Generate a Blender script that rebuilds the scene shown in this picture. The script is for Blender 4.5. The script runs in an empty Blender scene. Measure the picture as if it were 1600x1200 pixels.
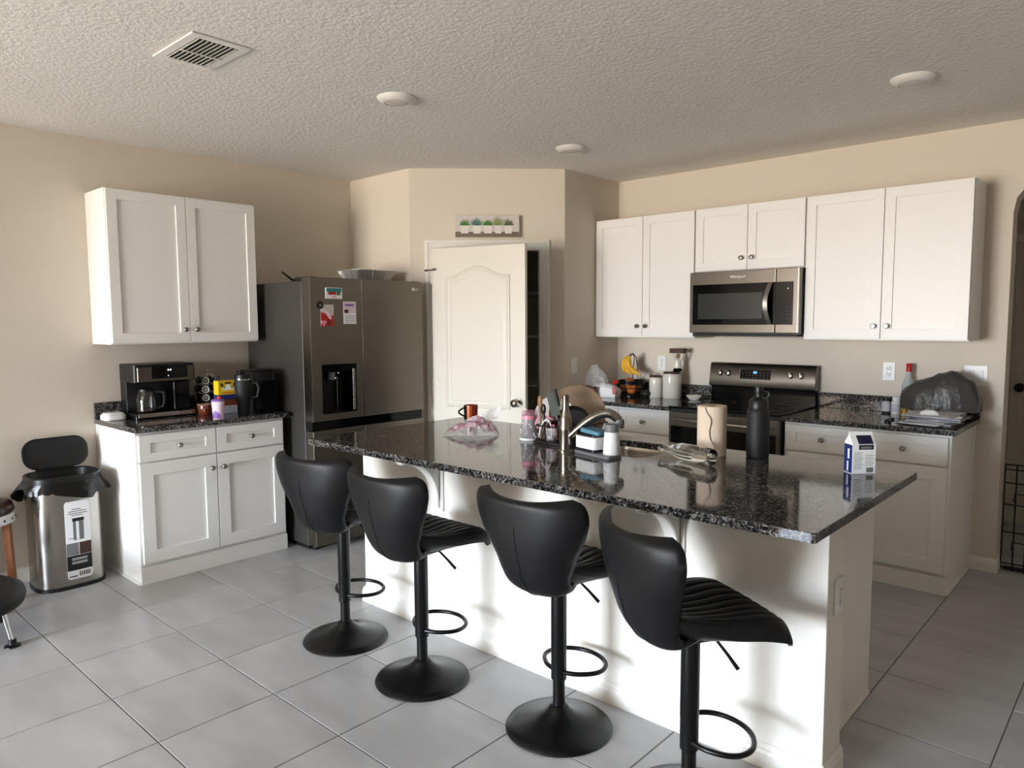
import bpy, bmesh, math, random
from mathutils import Matrix, Vector
random.seed(7)
PI = math.pi
SC = bpy.context.scene
COL = SC.collection

# ------------------------------------------------------------------ camera
cam_d = bpy.data.cameras.new('camera')
cam_d.sensor_width = 36.0
cam_d.lens = 36.0 * 1133.12 / 1600.0
cam_d.clip_start = 0.05
cam_o = bpy.data.objects.new('camera', cam_d)
COL.objects.link(cam_o)
yaw, pitch, roll = map(math.radians, (42.1355, -4.9101, -0.3037))
fw = Vector((-math.sin(yaw) * math.cos(pitch), math.cos(yaw) * math.cos(pitch), math.sin(pitch)))
rt = Vector((math.cos(yaw), math.sin(yaw), 0.0))
up = rt.cross(fw)
rt2 = rt * math.cos(roll) + up * math.sin(roll)
up2 = up * math.cos(roll) - rt * math.sin(roll)
R3 = Matrix((rt2, up2, -fw)).transposed()
cam_o.matrix_world = Matrix.Translation((4.8799, -5.0069, 1.4945)) @ R3.to_4x4()
SC.camera = cam_o

# ------------------------------------------------------------------ world, daylight, exposure
w = bpy.data.worlds.new('daylight'); SC.world = w; w.use_nodes = True
nt = w.node_tree; nt.nodes.clear()
n_out = nt.nodes.new('ShaderNodeOutputWorld'); n_bg = nt.nodes.new('ShaderNodeBackground')
n_tc = nt.nodes.new('ShaderNodeTexCoord'); n_sep = nt.nodes.new('ShaderNodeSeparateXYZ')
n_rmp = nt.nodes.new('ShaderNodeValToRGB')
n_map = nt.nodes.new('ShaderNodeMapRange')
n_map.inputs[1].default_value = -1.0; n_map.inputs[2].default_value = 1.0
nt.links.new(n_tc.outputs['Generated'], n_sep.inputs[0]); nt.links.new(n_sep.outputs[2], n_map.inputs[0])
nt.links.new(n_map.outputs[0], n_rmp.inputs[0]); nt.links.new(n_rmp.outputs[0], n_bg.inputs[0])
nt.links.new(n_bg.outputs[0], n_out.inputs[0])
cr = n_rmp.color_ramp                          # sunlit ground below the horizon, hazy sky above it
cr.elements[0].position = 0.47; cr.elements[0].color = (0.53, 0.46, 0.38, 1)
cr.elements[1].position = 0.53; cr.elements[1].color = (0.76, 0.89, 1.05, 1)
n_bg.inputs[1].default_value = 68.0
WIN1 = (0.70, 3.00, 0.05, 2.20)               # glass door behind the camera: x0, x1, z0, z1
ROOM_X, ROOM_Y0, HALL_Y = 7.8, -11.0, 1.35
def portal(name, loc, rot, sx, sy):
    l = bpy.data.lights.new(name, 'AREA'); l.shape = 'RECTANGLE'; l.size = sx; l.size_y = sy
    l.cycles.is_portal = True
    o = bpy.data.objects.new(name, l); COL.objects.link(o); o.location = loc; o.rotation_euler = rot
    return o
portal('daylight_portal', ((WIN1[0] + WIN1[1]) / 2, ROOM_Y0 - 0.05, (WIN1[2] + WIN1[3]) / 2), (PI / 2, 0, 0), WIN1[1] - WIN1[0], WIN1[3] - WIN1[2])
SC.view_settings.view_transform = 'Standard'
SC.view_settings.look = 'None'
SC.view_settings.gamma = 1.0
SC.view_settings.use_curve_mapping = False
SC.view_settings.exposure = 0.24

# ------------------------------------------------------------------ materials
def lin(c):
    return tuple((x / 12.92 if x <= 0.04045 else ((x + 0.055) / 1.055) ** 2.4) for x in c)
def rgb(r, g, b):
    return lin((r / 255.0, g / 255.0, b / 255.0)) + (1.0,)
MATS = {}
def mat(name, col, rough=0.5, metal=0.0, bump=0.0, bscale=200.0, var=0.0, vscale=8.0, coat=0.0, trans=0.0, ior=1.45,
        emit=None, estr=1.0, spec=0.5, alpha=1.0, objvar=0.0, vstretch=None, bdist=0.002, rvar=0.0):
    m = bpy.data.materials.new(name); m.use_nodes = True
    t = m.node_tree; b = t.nodes['Principled BSDF']
    b.inputs['Base Color'].default_value = col
    b.inputs['Roughness'].default_value = rough
    b.inputs['Metallic'].default_value = metal
    b.inputs['Coat Weight'].default_value = coat
    b.inputs['Coat Roughness'].default_value = 0.05
    b.inputs['Transmission Weight'].default_value = trans
    b.inputs['IOR'].default_value = ior
    b.inputs['Specular IOR Level'].default_value = spec
    b.inputs['Alpha'].default_value = alpha
    if emit:
        b.inputs['Emission Color'].default_value = emit; b.inputs['Emission Strength'].default_value = estr
    tc = t.nodes.new('ShaderNodeTexCoord')
    if var or objvar:
        nz = t.nodes.new('ShaderNodeTexNoise'); nz.inputs['Scale'].default_value = vscale
        nz.inputs['Detail'].default_value = 5.0
        src = tc.outputs['Object']
        if vstretch or objvar:
            mp = t.nodes.new('ShaderNodeMapping')
            if vstretch: mp.inputs['Scale'].default_value = vstretch
            t.links.new(src, mp.inputs[0]); src = mp.outputs[0]
            if objvar:
                oi = t.nodes.new('ShaderNodeObjectInfo'); vm = t.nodes.new('ShaderNodeVectorMath'); vm.operation = 'SCALE'
                vm.inputs[0].default_value = (17, 31, 11)
                t.links.new(oi.outputs['Random'], vm.inputs['Scale']); t.links.new(vm.outputs[0], mp.inputs['Location'])
        t.links.new(src, nz.inputs['Vector'])
        mr = t.nodes.new('ShaderNodeMapRange'); mr.inputs[1].default_value = 0.3; mr.inputs[2].default_value = 0.7
        mr.inputs[3].default_value = 1.0 - var; mr.inputs[4].default_value = 1.0 + var
        t.links.new(nz.outputs[0], mr.inputs[0]); fac = mr.outputs[0]
        if objvar:
            ma = t.nodes.new('ShaderNodeMath'); ma.operation = 'MULTIPLY_ADD'
            ma.inputs[1].default_value = objvar * 2; ma.inputs[2].default_value = 1 - objvar
            t.links.new(oi.outputs['Random'], ma.inputs[0])
            mu = t.nodes.new('ShaderNodeMath'); mu.operation = 'MULTIPLY'
            t.links.new(ma.outputs[0], mu.inputs[0]); t.links.new(fac, mu.inputs[1]); fac = mu.outputs[0]
        vm2 = t.nodes.new('ShaderNodeVectorMath'); vm2.operation = 'SCALE'; vm2.inputs[0].default_value = col[:3]
        t.links.new(fac, vm2.inputs['Scale']); t.links.new(vm2.outputs[0], b.inputs['Base Color'])
        if rvar:
            mr2 = t.nodes.new('ShaderNodeMapRange'); mr2.inputs[3].default_value = rough - rvar; mr2.inputs[4].default_value = rough + rvar
            t.links.new(nz.outputs[0], mr2.inputs[0]); t.links.new(mr2.outputs[0], b.inputs['Roughness'])
    if bump:
        bn = t.nodes.new('ShaderNodeTexNoise'); bn.inputs['Scale'].default_value = bscale; bn.inputs['Detail'].default_value = 3.0
        t.links.new(tc.outputs['Object'], bn.inputs['Vector'])
        bp = t.nodes.new('ShaderNodeBump'); bp.inputs['Strength'].default_value = bump; bp.inputs['Distance'].default_value = bdist
        t.links.new(bn.outputs[0], bp.inputs['Height']); t.links.new(bp.outputs[0], b.inputs['Normal'])
    MATS[name] = m
    return m
def granite(name):
    m = bpy.data.materials.new(name); m.use_nodes = True
    t = m.node_tree; b = t.nodes['Principled BSDF']; b.inputs['Roughness'].default_value = 0.07
    b.inputs['Specular IOR Level'].default_value = 0.6
    tc = t.nodes.new('ShaderNodeTexCoord')
    v = t.nodes.new('ShaderNodeTexVoronoi'); v.inputs['Scale'].default_value = 170.0
    nz = t.nodes.new('ShaderNodeTexNoise'); nz.inputs['Scale'].default_value = 60.0; nz.inputs['Detail'].default_value = 4.0
    mx = t.nodes.new('ShaderNodeMix'); mx.data_type = 'VECTOR'; mx.inputs[0].default_value = 0.03
    t.links.new(tc.outputs['Object'], mx.inputs[4]); t.links.new(nz.outputs[1], mx.inputs[5])
    t.links.new(tc.outputs['Object'], nz.inputs['Vector']); t.links.new(mx.outputs[1], v.inputs['Vector'])
    sp = t.nodes.new('ShaderNodeSeparateColor'); t.links.new(v.outputs['Color'], sp.inputs[0])
    r = t.nodes.new('ShaderNodeValToRGB'); r.color_ramp.interpolation = 'CONSTANT'
    e = r.color_ramp.elements
    e[0].position = 0.0; e[0].color = (0.008, 0.008, 0.009, 1)
    e[1].position = 0.36; e[1].color = (0.030, 0.027, 0.026, 1)
    for p, c in ((0.56, (0.085, 0.078, 0.072, 1)), (0.72, (0.13, 0.110, 0.098, 1)), (0.86, (0.20, 0.19, 0.18, 1)), (0.96, (0.30, 0.28, 0.26, 1))):
        q = e.new(p); q.color = c
    t.links.new(sp.outputs[0], r.inputs[0]); t.links.new(r.outputs[0], b.inputs['Base Color'])
    MATS[name] = m
    return m
W = mat('wall_paint', rgb(215, 205, 190), 0.85, bump=0.25, bscale=90, bdist=0.003)
mat('ceiling_paint', rgb(230, 226, 218), 0.9, bump=0.75, bscale=55, bdist=0.006)
mat('drywall_white', rgb(232, 228, 220), 0.8, bump=0.3, bscale=70, bdist=0.003)
mat('cabinet_white', rgb(236, 234, 230), 0.38)
mat('trim_white', rgb(232, 229, 222), 0.4)
mat('door_white', rgb(216, 210, 197), 0.42)
mat('grout', rgb(104, 101, 97), 0.9)
mat('floor_tile', rgb(176, 176, 178), 0.36, var=0.13, vscale=2.6, objvar=0.045, vstretch=(1.0, 2.6, 1.0), bump=0.05, bscale=30, rvar=0.08)
granite('granite')
mat('nickel', rgb(150, 143, 134), 0.24, metal=1.0)
mat('steel', rgb(172, 167, 160), 0.26, metal=1.0, var=0.05, vscale=6, vstretch=(1, 1, 30))
mat('dark_steel', rgb(104, 98, 91), 0.30, metal=1.0, var=0.04, vscale=4, vstretch=(30, 30, 1))
mat('fridge_steel', rgb(118, 112, 103), 0.30, metal=1.0, var=0.03, vscale=3, vstretch=(1, 1, 20))
mat('fridge_side', rgb(80, 77, 73), 0.42, metal=0.6)
mat('chrome', rgb(205, 205, 205), 0.08, metal=1.0)
mat('black_gloss', rgb(7, 7, 8), 0.07, spec=0.3)
mat('black_plastic', rgb(16, 16, 17), 0.42)
mat('black_matte', rgb(20, 20, 22), 0.6)
mat('black_metal', rgb(9, 9, 10), 0.33, spec=0.4)
mat('stool_leather', rgb(15, 15, 17), 0.48, spec=0.35, bump=0.12, bscale=500, bdist=0.0006)
mat('thread', rgb(8, 8, 9), 0.7)
mat('bin_bag', rgb(12, 12, 13), 0.28, bump=0.5, bscale=35, bdist=0.01)
mat('grey_bag', rgb(66, 63, 61), 0.34, bump=0.6, bscale=30, bdist=0.008)
mat('white_plastic', rgb(236, 236, 234), 0.35)
mat('white_ceramic', rgb(222, 216, 204), 0.16, coat=0.4)
mat('paper', rgb(205, 205, 210), 0.8)
mat('paper_grey', rgb(150, 150, 160), 0.8)
mat('paper_white', rgb(240, 240, 240), 0.7)
mat('ink', rgb(28, 28, 32), 0.7)
mat('ink_grey', rgb(120, 120, 122), 0.7)
mat('blue_print', rgb(28, 45, 105), 0.45)
mat('navy_print', rgb(18, 24, 52), 0.45)
mat('towel_paper', rgb(216, 196, 176), 0.95, bump=0.3, bscale=120)
mat('cardboard', rgb(150, 120, 92), 0.9)
mat('blue_sponge', rgb(84, 130, 150), 0.85, bump=0.3, bscale=250)
mat('grey_plastic', rgb(112, 112, 114), 0.5)
mat('smoke_plastic', rgb(38, 42, 44), 0.2)
mat('glass', (0.95, 0.98, 0.97, 1), 0.02, trans=1.0, ior=1.45)
mat('clear_film', (0.92, 0.92, 0.92, 1), 0.12, trans=0.0, alpha=0.17, spec=1.0, bump=0.9, bscale=45, bdist=0.01)
mat('clear_film_pink', rgb(205, 130, 160), 0.14, alpha=0.36, spec=0.9, bump=0.9, bscale=60, bdist=0.01)
mat('pink', rgb(225, 140, 165), 0.4)
mat('pink_clear', rgb(180, 174, 178), 0.12, alpha=0.36)
mat('clear_film_bright', rgb(236, 234, 232), 0.10, alpha=0.34, spec=1.0, bump=0.9, bscale=45, bdist=0.01)
mat('mug_red', rgb(130, 38, 18), 0.15, coat=0.5)
mat('mug_orange', rgb(196, 98, 42), 0.15, coat=0.5)
mat('banana', rgb(222, 168, 40), 0.5, var=0.12, vscale=30)
mat('orange_fruit', rgb(196, 110, 44), 0.5, bump=0.2, bscale=200)
mat('avocado', rgb(30, 34, 24), 0.5, bump=0.6, bscale=90)
mat('red', rgb(178, 28, 26), 0.35)
mat('wood', rgb(140, 84, 48), 0.5, var=0.25, vscale=9, vstretch=(6, 6, 1))
mat('wood_tan', rgb(140, 108, 78), 0.6, var=0.2, vscale=9, vstretch=(1, 6, 6))
mat('plate_tan', rgb(138, 118, 96), 0.35, var=0.18, vscale=14)
mat('brown', rgb(70, 44, 34), 0.6)
mat('brown_glaze', rgb(104, 46, 28), 0.2, coat=0.4)
mat('copper', rgb(128, 84, 54), 0.4, metal=1.0)
mat('pan_dark', rgb(26, 25, 25), 0.35)
mat('grey_green', rgb(88, 96, 88), 0.5)
mat('foil', rgb(228, 226, 222), 0.34, metal=0.75, bump=0.5, bscale=60, bdist=0.006)
mat('yellow', rgb(226, 190, 30), 0.5)
mat('purple', rgb(128, 92, 168), 0.4)
mat('lilac', rgb(224, 200, 214), 0.4)
mat('teal', rgb(46, 128, 134), 0.5)
mat('green', rgb(66, 122, 54), 0.6)
mat('green_blue', rgb(84, 128, 120), 0.6)
mat('green_pale', rgb(150, 160, 98), 0.6)
mat('green_dark', rgb(92, 104, 72), 0.6)
mat('print_pale', rgb(206, 200, 196), 0.7, var=0.05, vscale=20)
mat('print_shelf', rgb(120, 104, 92), 0.7, var=0.2, vscale=20, vstretch=(1, 1, 8))
mat('pot_white', rgb(226, 218, 214), 0.7)
mat('display_blue', rgb(20, 60, 140), 0.4, emit=(0.10, 0.35, 1.0, 1), estr=1.6)
mat('display_white', rgb(230, 230, 235), 0.4, emit=(0.9, 0.95, 1.0, 1), estr=1.2)
mat('dark_void', rgb(24, 22, 20), 0.9)
mat('pantry_goods', rgb(70, 58, 50), 0.7, var=0.4, vscale=6)
mat('lens', rgb(214, 208, 198), 0.5)
mat('liquor_glass', rgb(190, 196, 196), 0.06, alpha=0.75)
mat('amber', rgb(190, 140, 40), 0.2)
mat('seat_brown', rgb(58, 26, 20), 0.35)

# ------------------------------------------------------------------ mesh helpers
class MB:
    def __init__(s, T=None):
        s.v, s.f, s.T = [], [], T
    def add(s, vs, fs):
        o = len(s.v)
        for p in vs:
            p = Vector(p)
            s.v.append(s.T @ p if s.T is not None else p)
        s.f += [tuple(i + o for i in q) for q in fs]
        return s
    def box(s, x0, x1, y0, y1, z0, z1):
        vs = [(x, y, z) for x in (x0, x1) for y in (y0, y1) for z in (z0, z1)]
        return s.add(vs, [(0, 1, 3, 2), (4, 6, 7, 5), (0, 4, 5, 1), (2, 3, 7, 6), (0, 2, 6, 4), (1, 5, 7, 3)])
    def prism(s, poly, axis, a0, a1):
        def P(q, a):
            return {'x': (a, q[0], q[1]), 'y': (q[0], a, q[1]), 'z': (q[0], q[1], a)}[axis]
        n = len(poly)
        vs = [P(q, a0) for q in poly] + [P(q, a1) for q in poly]
        fs = [tuple(range(n)), tuple(range(2 * n - 1, n - 1, -1))] + [(i, (i + 1) % n, n + (i + 1) % n, n + i) for i in range(n)]
        return s.add(vs, fs)
    def ring(s, a0, a1, z0, z1, rail, d0, d1, axis='y'):
        # rectangular picture-frame, connected; axis is the thickness axis
        O = [(a0, z0), (a1, z0), (a1, z1), (a0, z1)]
        rl = rail if isinstance(rail, tuple) else (rail, rail)
        I = [(a0 + rl[0], z0 + rl[1]), (a1 - rl[0], z0 + rl[1]), (a1 - rl[0], z1 - rl[1]), (a0 + rl[0], z1 - rl[1])]
        def P(q, d):
            return {'x': (d, q[0], q[1]), 'y': (q[0], d, q[1]), 'z': (q[0], q[1], d)}[axis]
        vs = [P(q, d0) for q in O] + [P(q, d0) for q in I] + [P(q, d1) for q in O] + [P(q, d1) for q in I]
        fs = []
        for i in range(4):
            j = (i + 1) % 4
            fs += [(i, j, 4 + j, 4 + i), (8 + i, 12 + i, 12 + j, 8 + j), (i, 8 + i, 8 + j, j), (4 + i, 4 + j, 12 + j, 12 + i)]
        return s.add(vs, fs)
    def lathe(s, prof, c=(0, 0, 0), n=28, axis='z', ell=1.0, ring=False):
        vs, fs = [], []
        for r, h in prof:
            for k in range(n):
                a = 2 * PI * k / n
                x, y = max(r, 1e-5) * math.cos(a), max(r, 1e-5) * math.sin(a) * ell
                p = {'z': (x, y, h), 'x': (h, x, y), 'y': (x, h, y)}[axis]
                vs.append((p[0] + c[0], p[1] + c[1], p[2] + c[2]))
        m = len(prof)
        for i in range(m - 1):
            for k in range(n):
                j = (k + 1) % n
                fs.append((i * n + k, i * n + j, (i + 1) * n + j, (i + 1) * n + k))
        if ring:
            for k in range(n):
                j = (k + 1) % n
                fs.append(((m - 1) * n + k, (m - 1) * n + j, j, k))
        else:
            fs.append(tuple(range(n - 1, -1, -1))); fs.append(tuple(range((m - 1) * n, m * n)))
        return s.add(vs, fs)
    def tube(s, pts, r, n=10, closed=False):
        pts = [Vector(p) for p in pts]; m = len(pts)
        rs = r if isinstance(r, (list, tuple)) else [r] * m
        vs, fs = [], []
        prev = None
        for i, p in enumerate(pts):
            if closed: t = (pts[(i + 1) % m] - pts[i - 1])
            else: t = pts[min(i + 1, m - 1)] - pts[max(i - 1, 0)]
            t.normalize()
            if prev is None:
                a = Vector((0, 0, 1)) if abs(t.z) < 0.9 else Vector((1, 0, 0))
                u = t.cross(a).normalized()
            else:
                u = (prev - t * prev.dot(t)).normalized()
            prev = u; v = t.cross(u)
            for k in range(n):
                a = 2 * PI * k / n
                vs.append(p + (u * math.cos(a) + v * math.sin(a)) * rs[i])
        for i in range(m if closed else m - 1):
            ii = (i + 1) % m
            for k in range(n):
                j = (k + 1) % n
                fs.append((i * n + k, i * n + j, ii * n + j, ii * n + k))
        if not closed:
            fs.append(tuple(range(n - 1, -1, -1))); fs.append(tuple(range((m - 1) * n, m * n)))
        return s.add(vs, fs)
    def ball(s, c, r, nu=20, nv=12):
        r = r if isinstance(r, tuple) else (r, r, r)
        prof = [(math.sin(PI * i / nv), -math.cos(PI * i / nv)) for i in range(nv + 1)]
        vs, fs = [], []
        for q, h in prof:
            for k in range(nu):
                a = 2 * PI * k / nu
                vs.append((c[0] + r[0] * max(q, 1e-4) * math.cos(a), c[1] + r[1] * max(q, 1e-4) * math.sin(a), c[2] + r[2] * h))
        for i in range(nv):
            for k in range(nu):
                j = (k + 1) % nu
                fs.append((i * nu + k, i * nu + j, (i + 1) * nu + j, (i + 1) * nu + k))
        fs.append(tuple(range(nu - 1, -1, -1))); fs.append(tuple(range(nv * nu, nv * nu + nu)))
        return s.add(vs, fs)
    def patch(s, top, bot, nu, nv):
        # closed sheet between two surfaces top(u,v), bot(u,v), u,v in 0..1
        vs, fs = [], []
        for fn in (top, bot):
            for i in range(nu + 1):
                for j in range(nv + 1):
                    vs.append(fn(i / nu, j / nv))
        N = (nu + 1) * (nv + 1); I = lambda i, j: i * (nv + 1) + j
        for i in range(nu):
            for j in range(nv):
                a, b, c, d = I(i, j), I(i + 1, j), I(i + 1, j + 1), I(i, j + 1)
                fs += [(a, b, c, d), (N + d, N + c, N + b, N + a)]
        for i in range(nu):
            fs += [(I(i, 0), N + I(i, 0), N + I(i + 1, 0), I(i + 1, 0)), (I(i, nv), I(i + 1, nv), N + I(i + 1, nv), N + I(i, nv))]
        for j in range(nv):
            fs += [(I(0, j), I(0, j + 1), N + I(0, j + 1), N + I(0, j)), (I(nu, j), N + I(nu, j), N + I(nu, j + 1), I(nu, j + 1))]
        return s.add(vs, fs)
    def rrect(s, x0, x1, y0, y1, r, z0, z1, seg=6, scale_top=1.0):
        pts = rr_pts(x0, x1, y0, y1, r, seg)
        n = len(pts); cx, cy = (x0 + x1) / 2, (y0 + y1) / 2
        vs = [(p[0], p[1], z0) for p in pts] + [(cx + (p[0] - cx) * scale_top, cy + (p[1] - cy) * scale_top, z1) for p in pts]
        fs = [tuple(range(n - 1, -1, -1)), tuple(range(n, 2 * n))] + [(i, (i + 1) % n, n + (i + 1) % n, n + i) for i in range(n)]
        return s.add(vs, fs)
def rr_pts(x0, x1, y0, y1, r, seg=6):
    out = []
    for cx, cy, a0 in ((x1 - r, y1 - r, 0), (x0 + r, y1 - r, PI / 2), (x0 + r, y0 + r, PI), (x1 - r, y0 + r, 1.5 * PI)):
        for k in range(seg + 1):
            a = a0 + PI / 2 * k / seg
            out.append((cx + r * math.cos(a), cy + r * math.sin(a)))
    return out
def make_obj(name, mb, m, bevel=0.0, smooth=True, ang=38, seg=2):
    me = bpy.data.meshes.new(name)
    me.from_pydata([tuple(p) for p in mb.v], [], mb.f)
    b = bmesh.new(); b.from_mesh(me)
    bmesh.ops.recalc_face_normals(b, faces=b.faces[:])
    b.to_mesh(me); b.free()
    if smooth:
        me.polygons.foreach_set('use_smooth', [True] * len(me.polygons))
        me.set_sharp_from_angle(angle=math.radians(ang))
    me.materials.append(MATS[m])
    o = bpy.data.objects.new(name, me); COL.objects.link(o)
    if bevel:
        md = o.modifiers.new('edge', 'BEVEL'); md.width = bevel; md.segments = seg
        md.limit_method = 'ANGLE'; md.angle_limit = math.radians(40); md.harden_normals = True
    return o
def tag(o, label=None, cat=None, group=None, kind=None):
    if label: o['label'] = label
    if cat: o['category'] = cat
    if group: o['group'] = group
    if kind: o['kind'] = kind
    return o
def thing(name, label, cat, loc=(0, 0, 0), rotz=0.0, group=None):
    o = bpy.data.objects.new(name, None); COL.objects.link(o)
    o.location = loc; o.rotation_euler = (0, 0, rotz); o.empty_display_size = 0.05
    return tag(o, label, cat, group)
def part(root, name, mb, m, bevel=0.0, label=None, world=True, smooth=True, ang=38, kind=None):
    """mesh given in world coordinates (world=True) or in the local frame of root"""
    if world:
        o0 = ORG(root)
        mb.v = [Vector(p) - o0 for p in mb.v]
    o = make_obj(name, mb, m, bevel, smooth, ang); o.parent = root
    if label: o['label'] = label
    if kind: o['kind'] = kind
    return o
def ORG(o):
    v = Vector((0, 0, 0))
    while o is not None:
        v = v + o.location; o = o.parent
    return v
def single(name, mb, m, label, cat, bevel=0.0, group=None, smooth=True, ang=38):
    """a thing that is one mesh, its origin at its base centre"""
    xs = [p.x for p in mb.v]; ys = [p.y for p in mb.v]; z0 = min(p.z for p in mb.v)
    c = Vector(((min(xs) + max(xs)) / 2, (min(ys) + max(ys)) / 2, z0))
    mb.v = [p - c for p in mb.v]
    o = make_obj(name, mb, m, bevel, smooth, ang); o.location = c
    return tag(o, label, cat, group)
def struct(name, mb, m, label=None, bevel=0.0, smooth=True):
    o = make_obj(name, mb, m, bevel, smooth)
    return tag(o, label, None, None, 'structure')
def copy_tree(o, parent=None):
    c = o.copy(); COL.objects.link(c); c.parent = parent
    for ch in o.children: copy_tree(ch, c)
    return c
def text_part(root, name, s, size, m, M, label=None, spacing=1.0):
    """flat lettering: M maps text plane (x right, y up, z out) to the local frame of root"""
    cu = bpy.data.curves.new(name, 'FONT'); cu.body = s; cu.size = size; cu.align_x = 'CENTER'; cu.align_y = 'CENTER'
    cu.extrude = 0.0004; cu.resolution_u = 3; cu.space_character = spacing
    t = bpy.data.objects.new(name, cu); COL.objects.link(t)
    bpy.context.view_layer.update()
    me = bpy.data.meshes.new_from_object(t.evaluated_get(bpy.context.evaluated_depsgraph_get()))
    bpy.data.objects.remove(t)
    me.transform(M); me.materials.clear(); me.materials.append(MATS[m])
    o = bpy.data.objects.new(name, me); COL.objects.link(o); o.parent = root
    if label: o['label'] = label
    return o
def face_px(x, y, z):      # lettering on a face that looks to +x
    return Matrix(((0, 0, 1, x), (1, 0, 0, y), (0, 1, 0, z), (0, 0, 0, 1)))
def face_my(x, y, z):      # lettering on a face that looks to -y
    return Matrix(((1, 0, 0, x), (0, 0, -1, y), (0, 1, 0, z), (0, 0, 0, 1)))

# ------------------------------------------------------------------ room shell
H = 2.6086
PX1, PY1, PX2, PY2 = 0.7202, -1.5135, 1.5256, -0.7081
T = 0.12
struct('floor', MB().box(-T, ROOM_X + T, ROOM_Y0 - T, HALL_Y + T, -0.15, -0.0025), 'grout', 'grey tiled kitchen floor')
FLOOR = bpy.data.objects['floor']
TSX, TSY, TX0, TY0 = 0.4483, 0.4543, 1.3749, -3.5679
tile_cache = {}
def tile_mesh(wx, wy):
    k = (round(wx, 3), round(wy, 3))
    if k not in tile_cache:
        g, ch = 0.0022, 0.0016
        m = MB()
        a, b = wx / 2 - g, wy / 2 - g
        vs = [(-a, -b, -.008), (a, -b, -.008), (a, b, -.008), (-a, b, -.008), (-a, -b, -ch), (a, -b, -ch), (a, b, -ch), (-a, b, -ch),
              (-a + ch, -b + ch, 0), (a - ch, -b + ch, 0), (a - ch, b - ch, 0), (-a + ch, b - ch, 0)]
        fs = [(8, 9, 10, 11)] + [(i, (i + 1) % 4, 4 + (i + 1) % 4, 4 + i) for i in range(4)] + [(4 + i, 4 + (i + 1) % 4, 8 + (i + 1) % 4, 8 + i) for i in range(4)]
        m.add(vs, fs)
        me = bpy.data.meshes.new('tile'); me.from_pydata([tuple(p) for p in m.v], [], m.f); me.materials.append(MATS['floor_tile'])
        tile_cache[k] = me
    return tile_cache[k]
far_tiles = MB()
for i in range(-4, 22):
    for j in range(-18, 12):
        x0, x1 = max(TX0 + i * TSX, 0.0), min(TX0 + (i + 1) * TSX, ROOM_X)
        y0, y1 = max(TY0 + j * TSY, ROOM_Y0), min(TY0 + (j + 1) * TSY, HALL_Y)
        if x1 - x0 < 0.03 or y1 - y0 < 0.03: continue
        if x0 < .34 and y1 < -5.0: continue
        if x1 < 3.0 and y0 > -0.6: continue                 # inside the pantry and under the cabinets: never seen
        if x1 < 1.5 and y0 > -1.2: continue
        if 1.80 < x0 and x1 < 4.04 and -2.70 < y0 and y1 < -1.95: continue      # under the island
        if y1 < -5.3 or x0 > 5.4:                                       # outside the view: one joined part
            if y1 < -8.8 and x0 > 3.5: continue
            far_tiles.box(x0 + .0022, x1 - .0022, y0 + .0022, y1 - .0022, -.002, 0); continue
        o = bpy.data.objects.new('tile', tile_mesh(x1 - x0, y1 - y0)); COL.objects.link(o)
        o.location = ((x0 + x1) / 2, (y0 + y1) / 2, 0); o.parent = FLOOR
part(FLOOR, 'tile_field', far_tiles, 'floor_tile', kind='stuff')
struct('ceiling', MB().box(-T, ROOM_X + T, ROOM_Y0 - T, HALL_Y + T, H, H + 0.12), 'ceiling_paint', 'textured white ceiling')
struct('wall_left', MB().box(-T, 0, ROOM_Y0 - T, 0.0, 0, H), 'wall_paint', 'beige wall behind the fridge and coffee counter')
struct('wall_left_light_block', MB().box(0, .34, -7.4, -5.1, 0, H), 'wall_paint')  # unseen block added to keep window light off the left wall
struct('wall_right', MB().box(ROOM_X, ROOM_X + T, -8.8, 0.15, 0, H), 'wall_paint')
# back wall with the arched opening to the hall
AX0, AX1, ASP, AH = 4.190, 5.25, 2.10, 0.26
arc = [(AX0 + (AX1 - AX0) * (1 - math.cos(PI * k / 14)) / 2, ASP + AH * math.sin(PI * k / 14) ** 0.8) for k in range(15)]
poly = [(0, 0), (AX0, 0)] + arc + [(AX1, 0), (ROOM_X, 0), (ROOM_X, H), (0, H)]
struct('wall_back', MB().prism(poly, 'y', 0.0, 0.15), 'wall_paint', 'beige wall behind the range with an arched opening at its end', smooth=False)
# wall behind the camera with the glass door opening
WX, PYW = 3.45, -8.8
struct('wall_front', MB().prism([(-T, 0), (WIN1[0], 0), (WIN1[0], WIN1[3]), (WIN1[1], WIN1[3]), (WIN1[1], 0), (WX + T, 0), (WX + T, H), (-T, H)], 'y', ROOM_Y0 - T, ROOM_Y0), 'wall_paint', smooth=False)
struct('wall_light_block_side', MB().box(WX, WX + T, ROOM_Y0, PYW - T, 0, H), 'wall_paint')  # unseen wall added along with the partition to narrow the window light
struct('wall_light_block', MB().box(WX, ROOM_X + T, PYW - T, PYW, 0, H), 'wall_paint')  # unseen partition added to cut the window light on the right side
fr = MB().ring(WIN1[0], WIN1[1], 0.0, WIN1[3], 0.05, ROOM_Y0 - 0.10, ROOM_Y0 - 0.03)
window1 = struct('window_1', fr, 'trim_white', 'white frame of the sliding glass door behind the viewer')
part(window1, 'mullion', MB().box(1.81, 1.89, ROOM_Y0 - .10, ROOM_Y0 - .03, 0.05, 2.05), 'trim_white')
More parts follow.
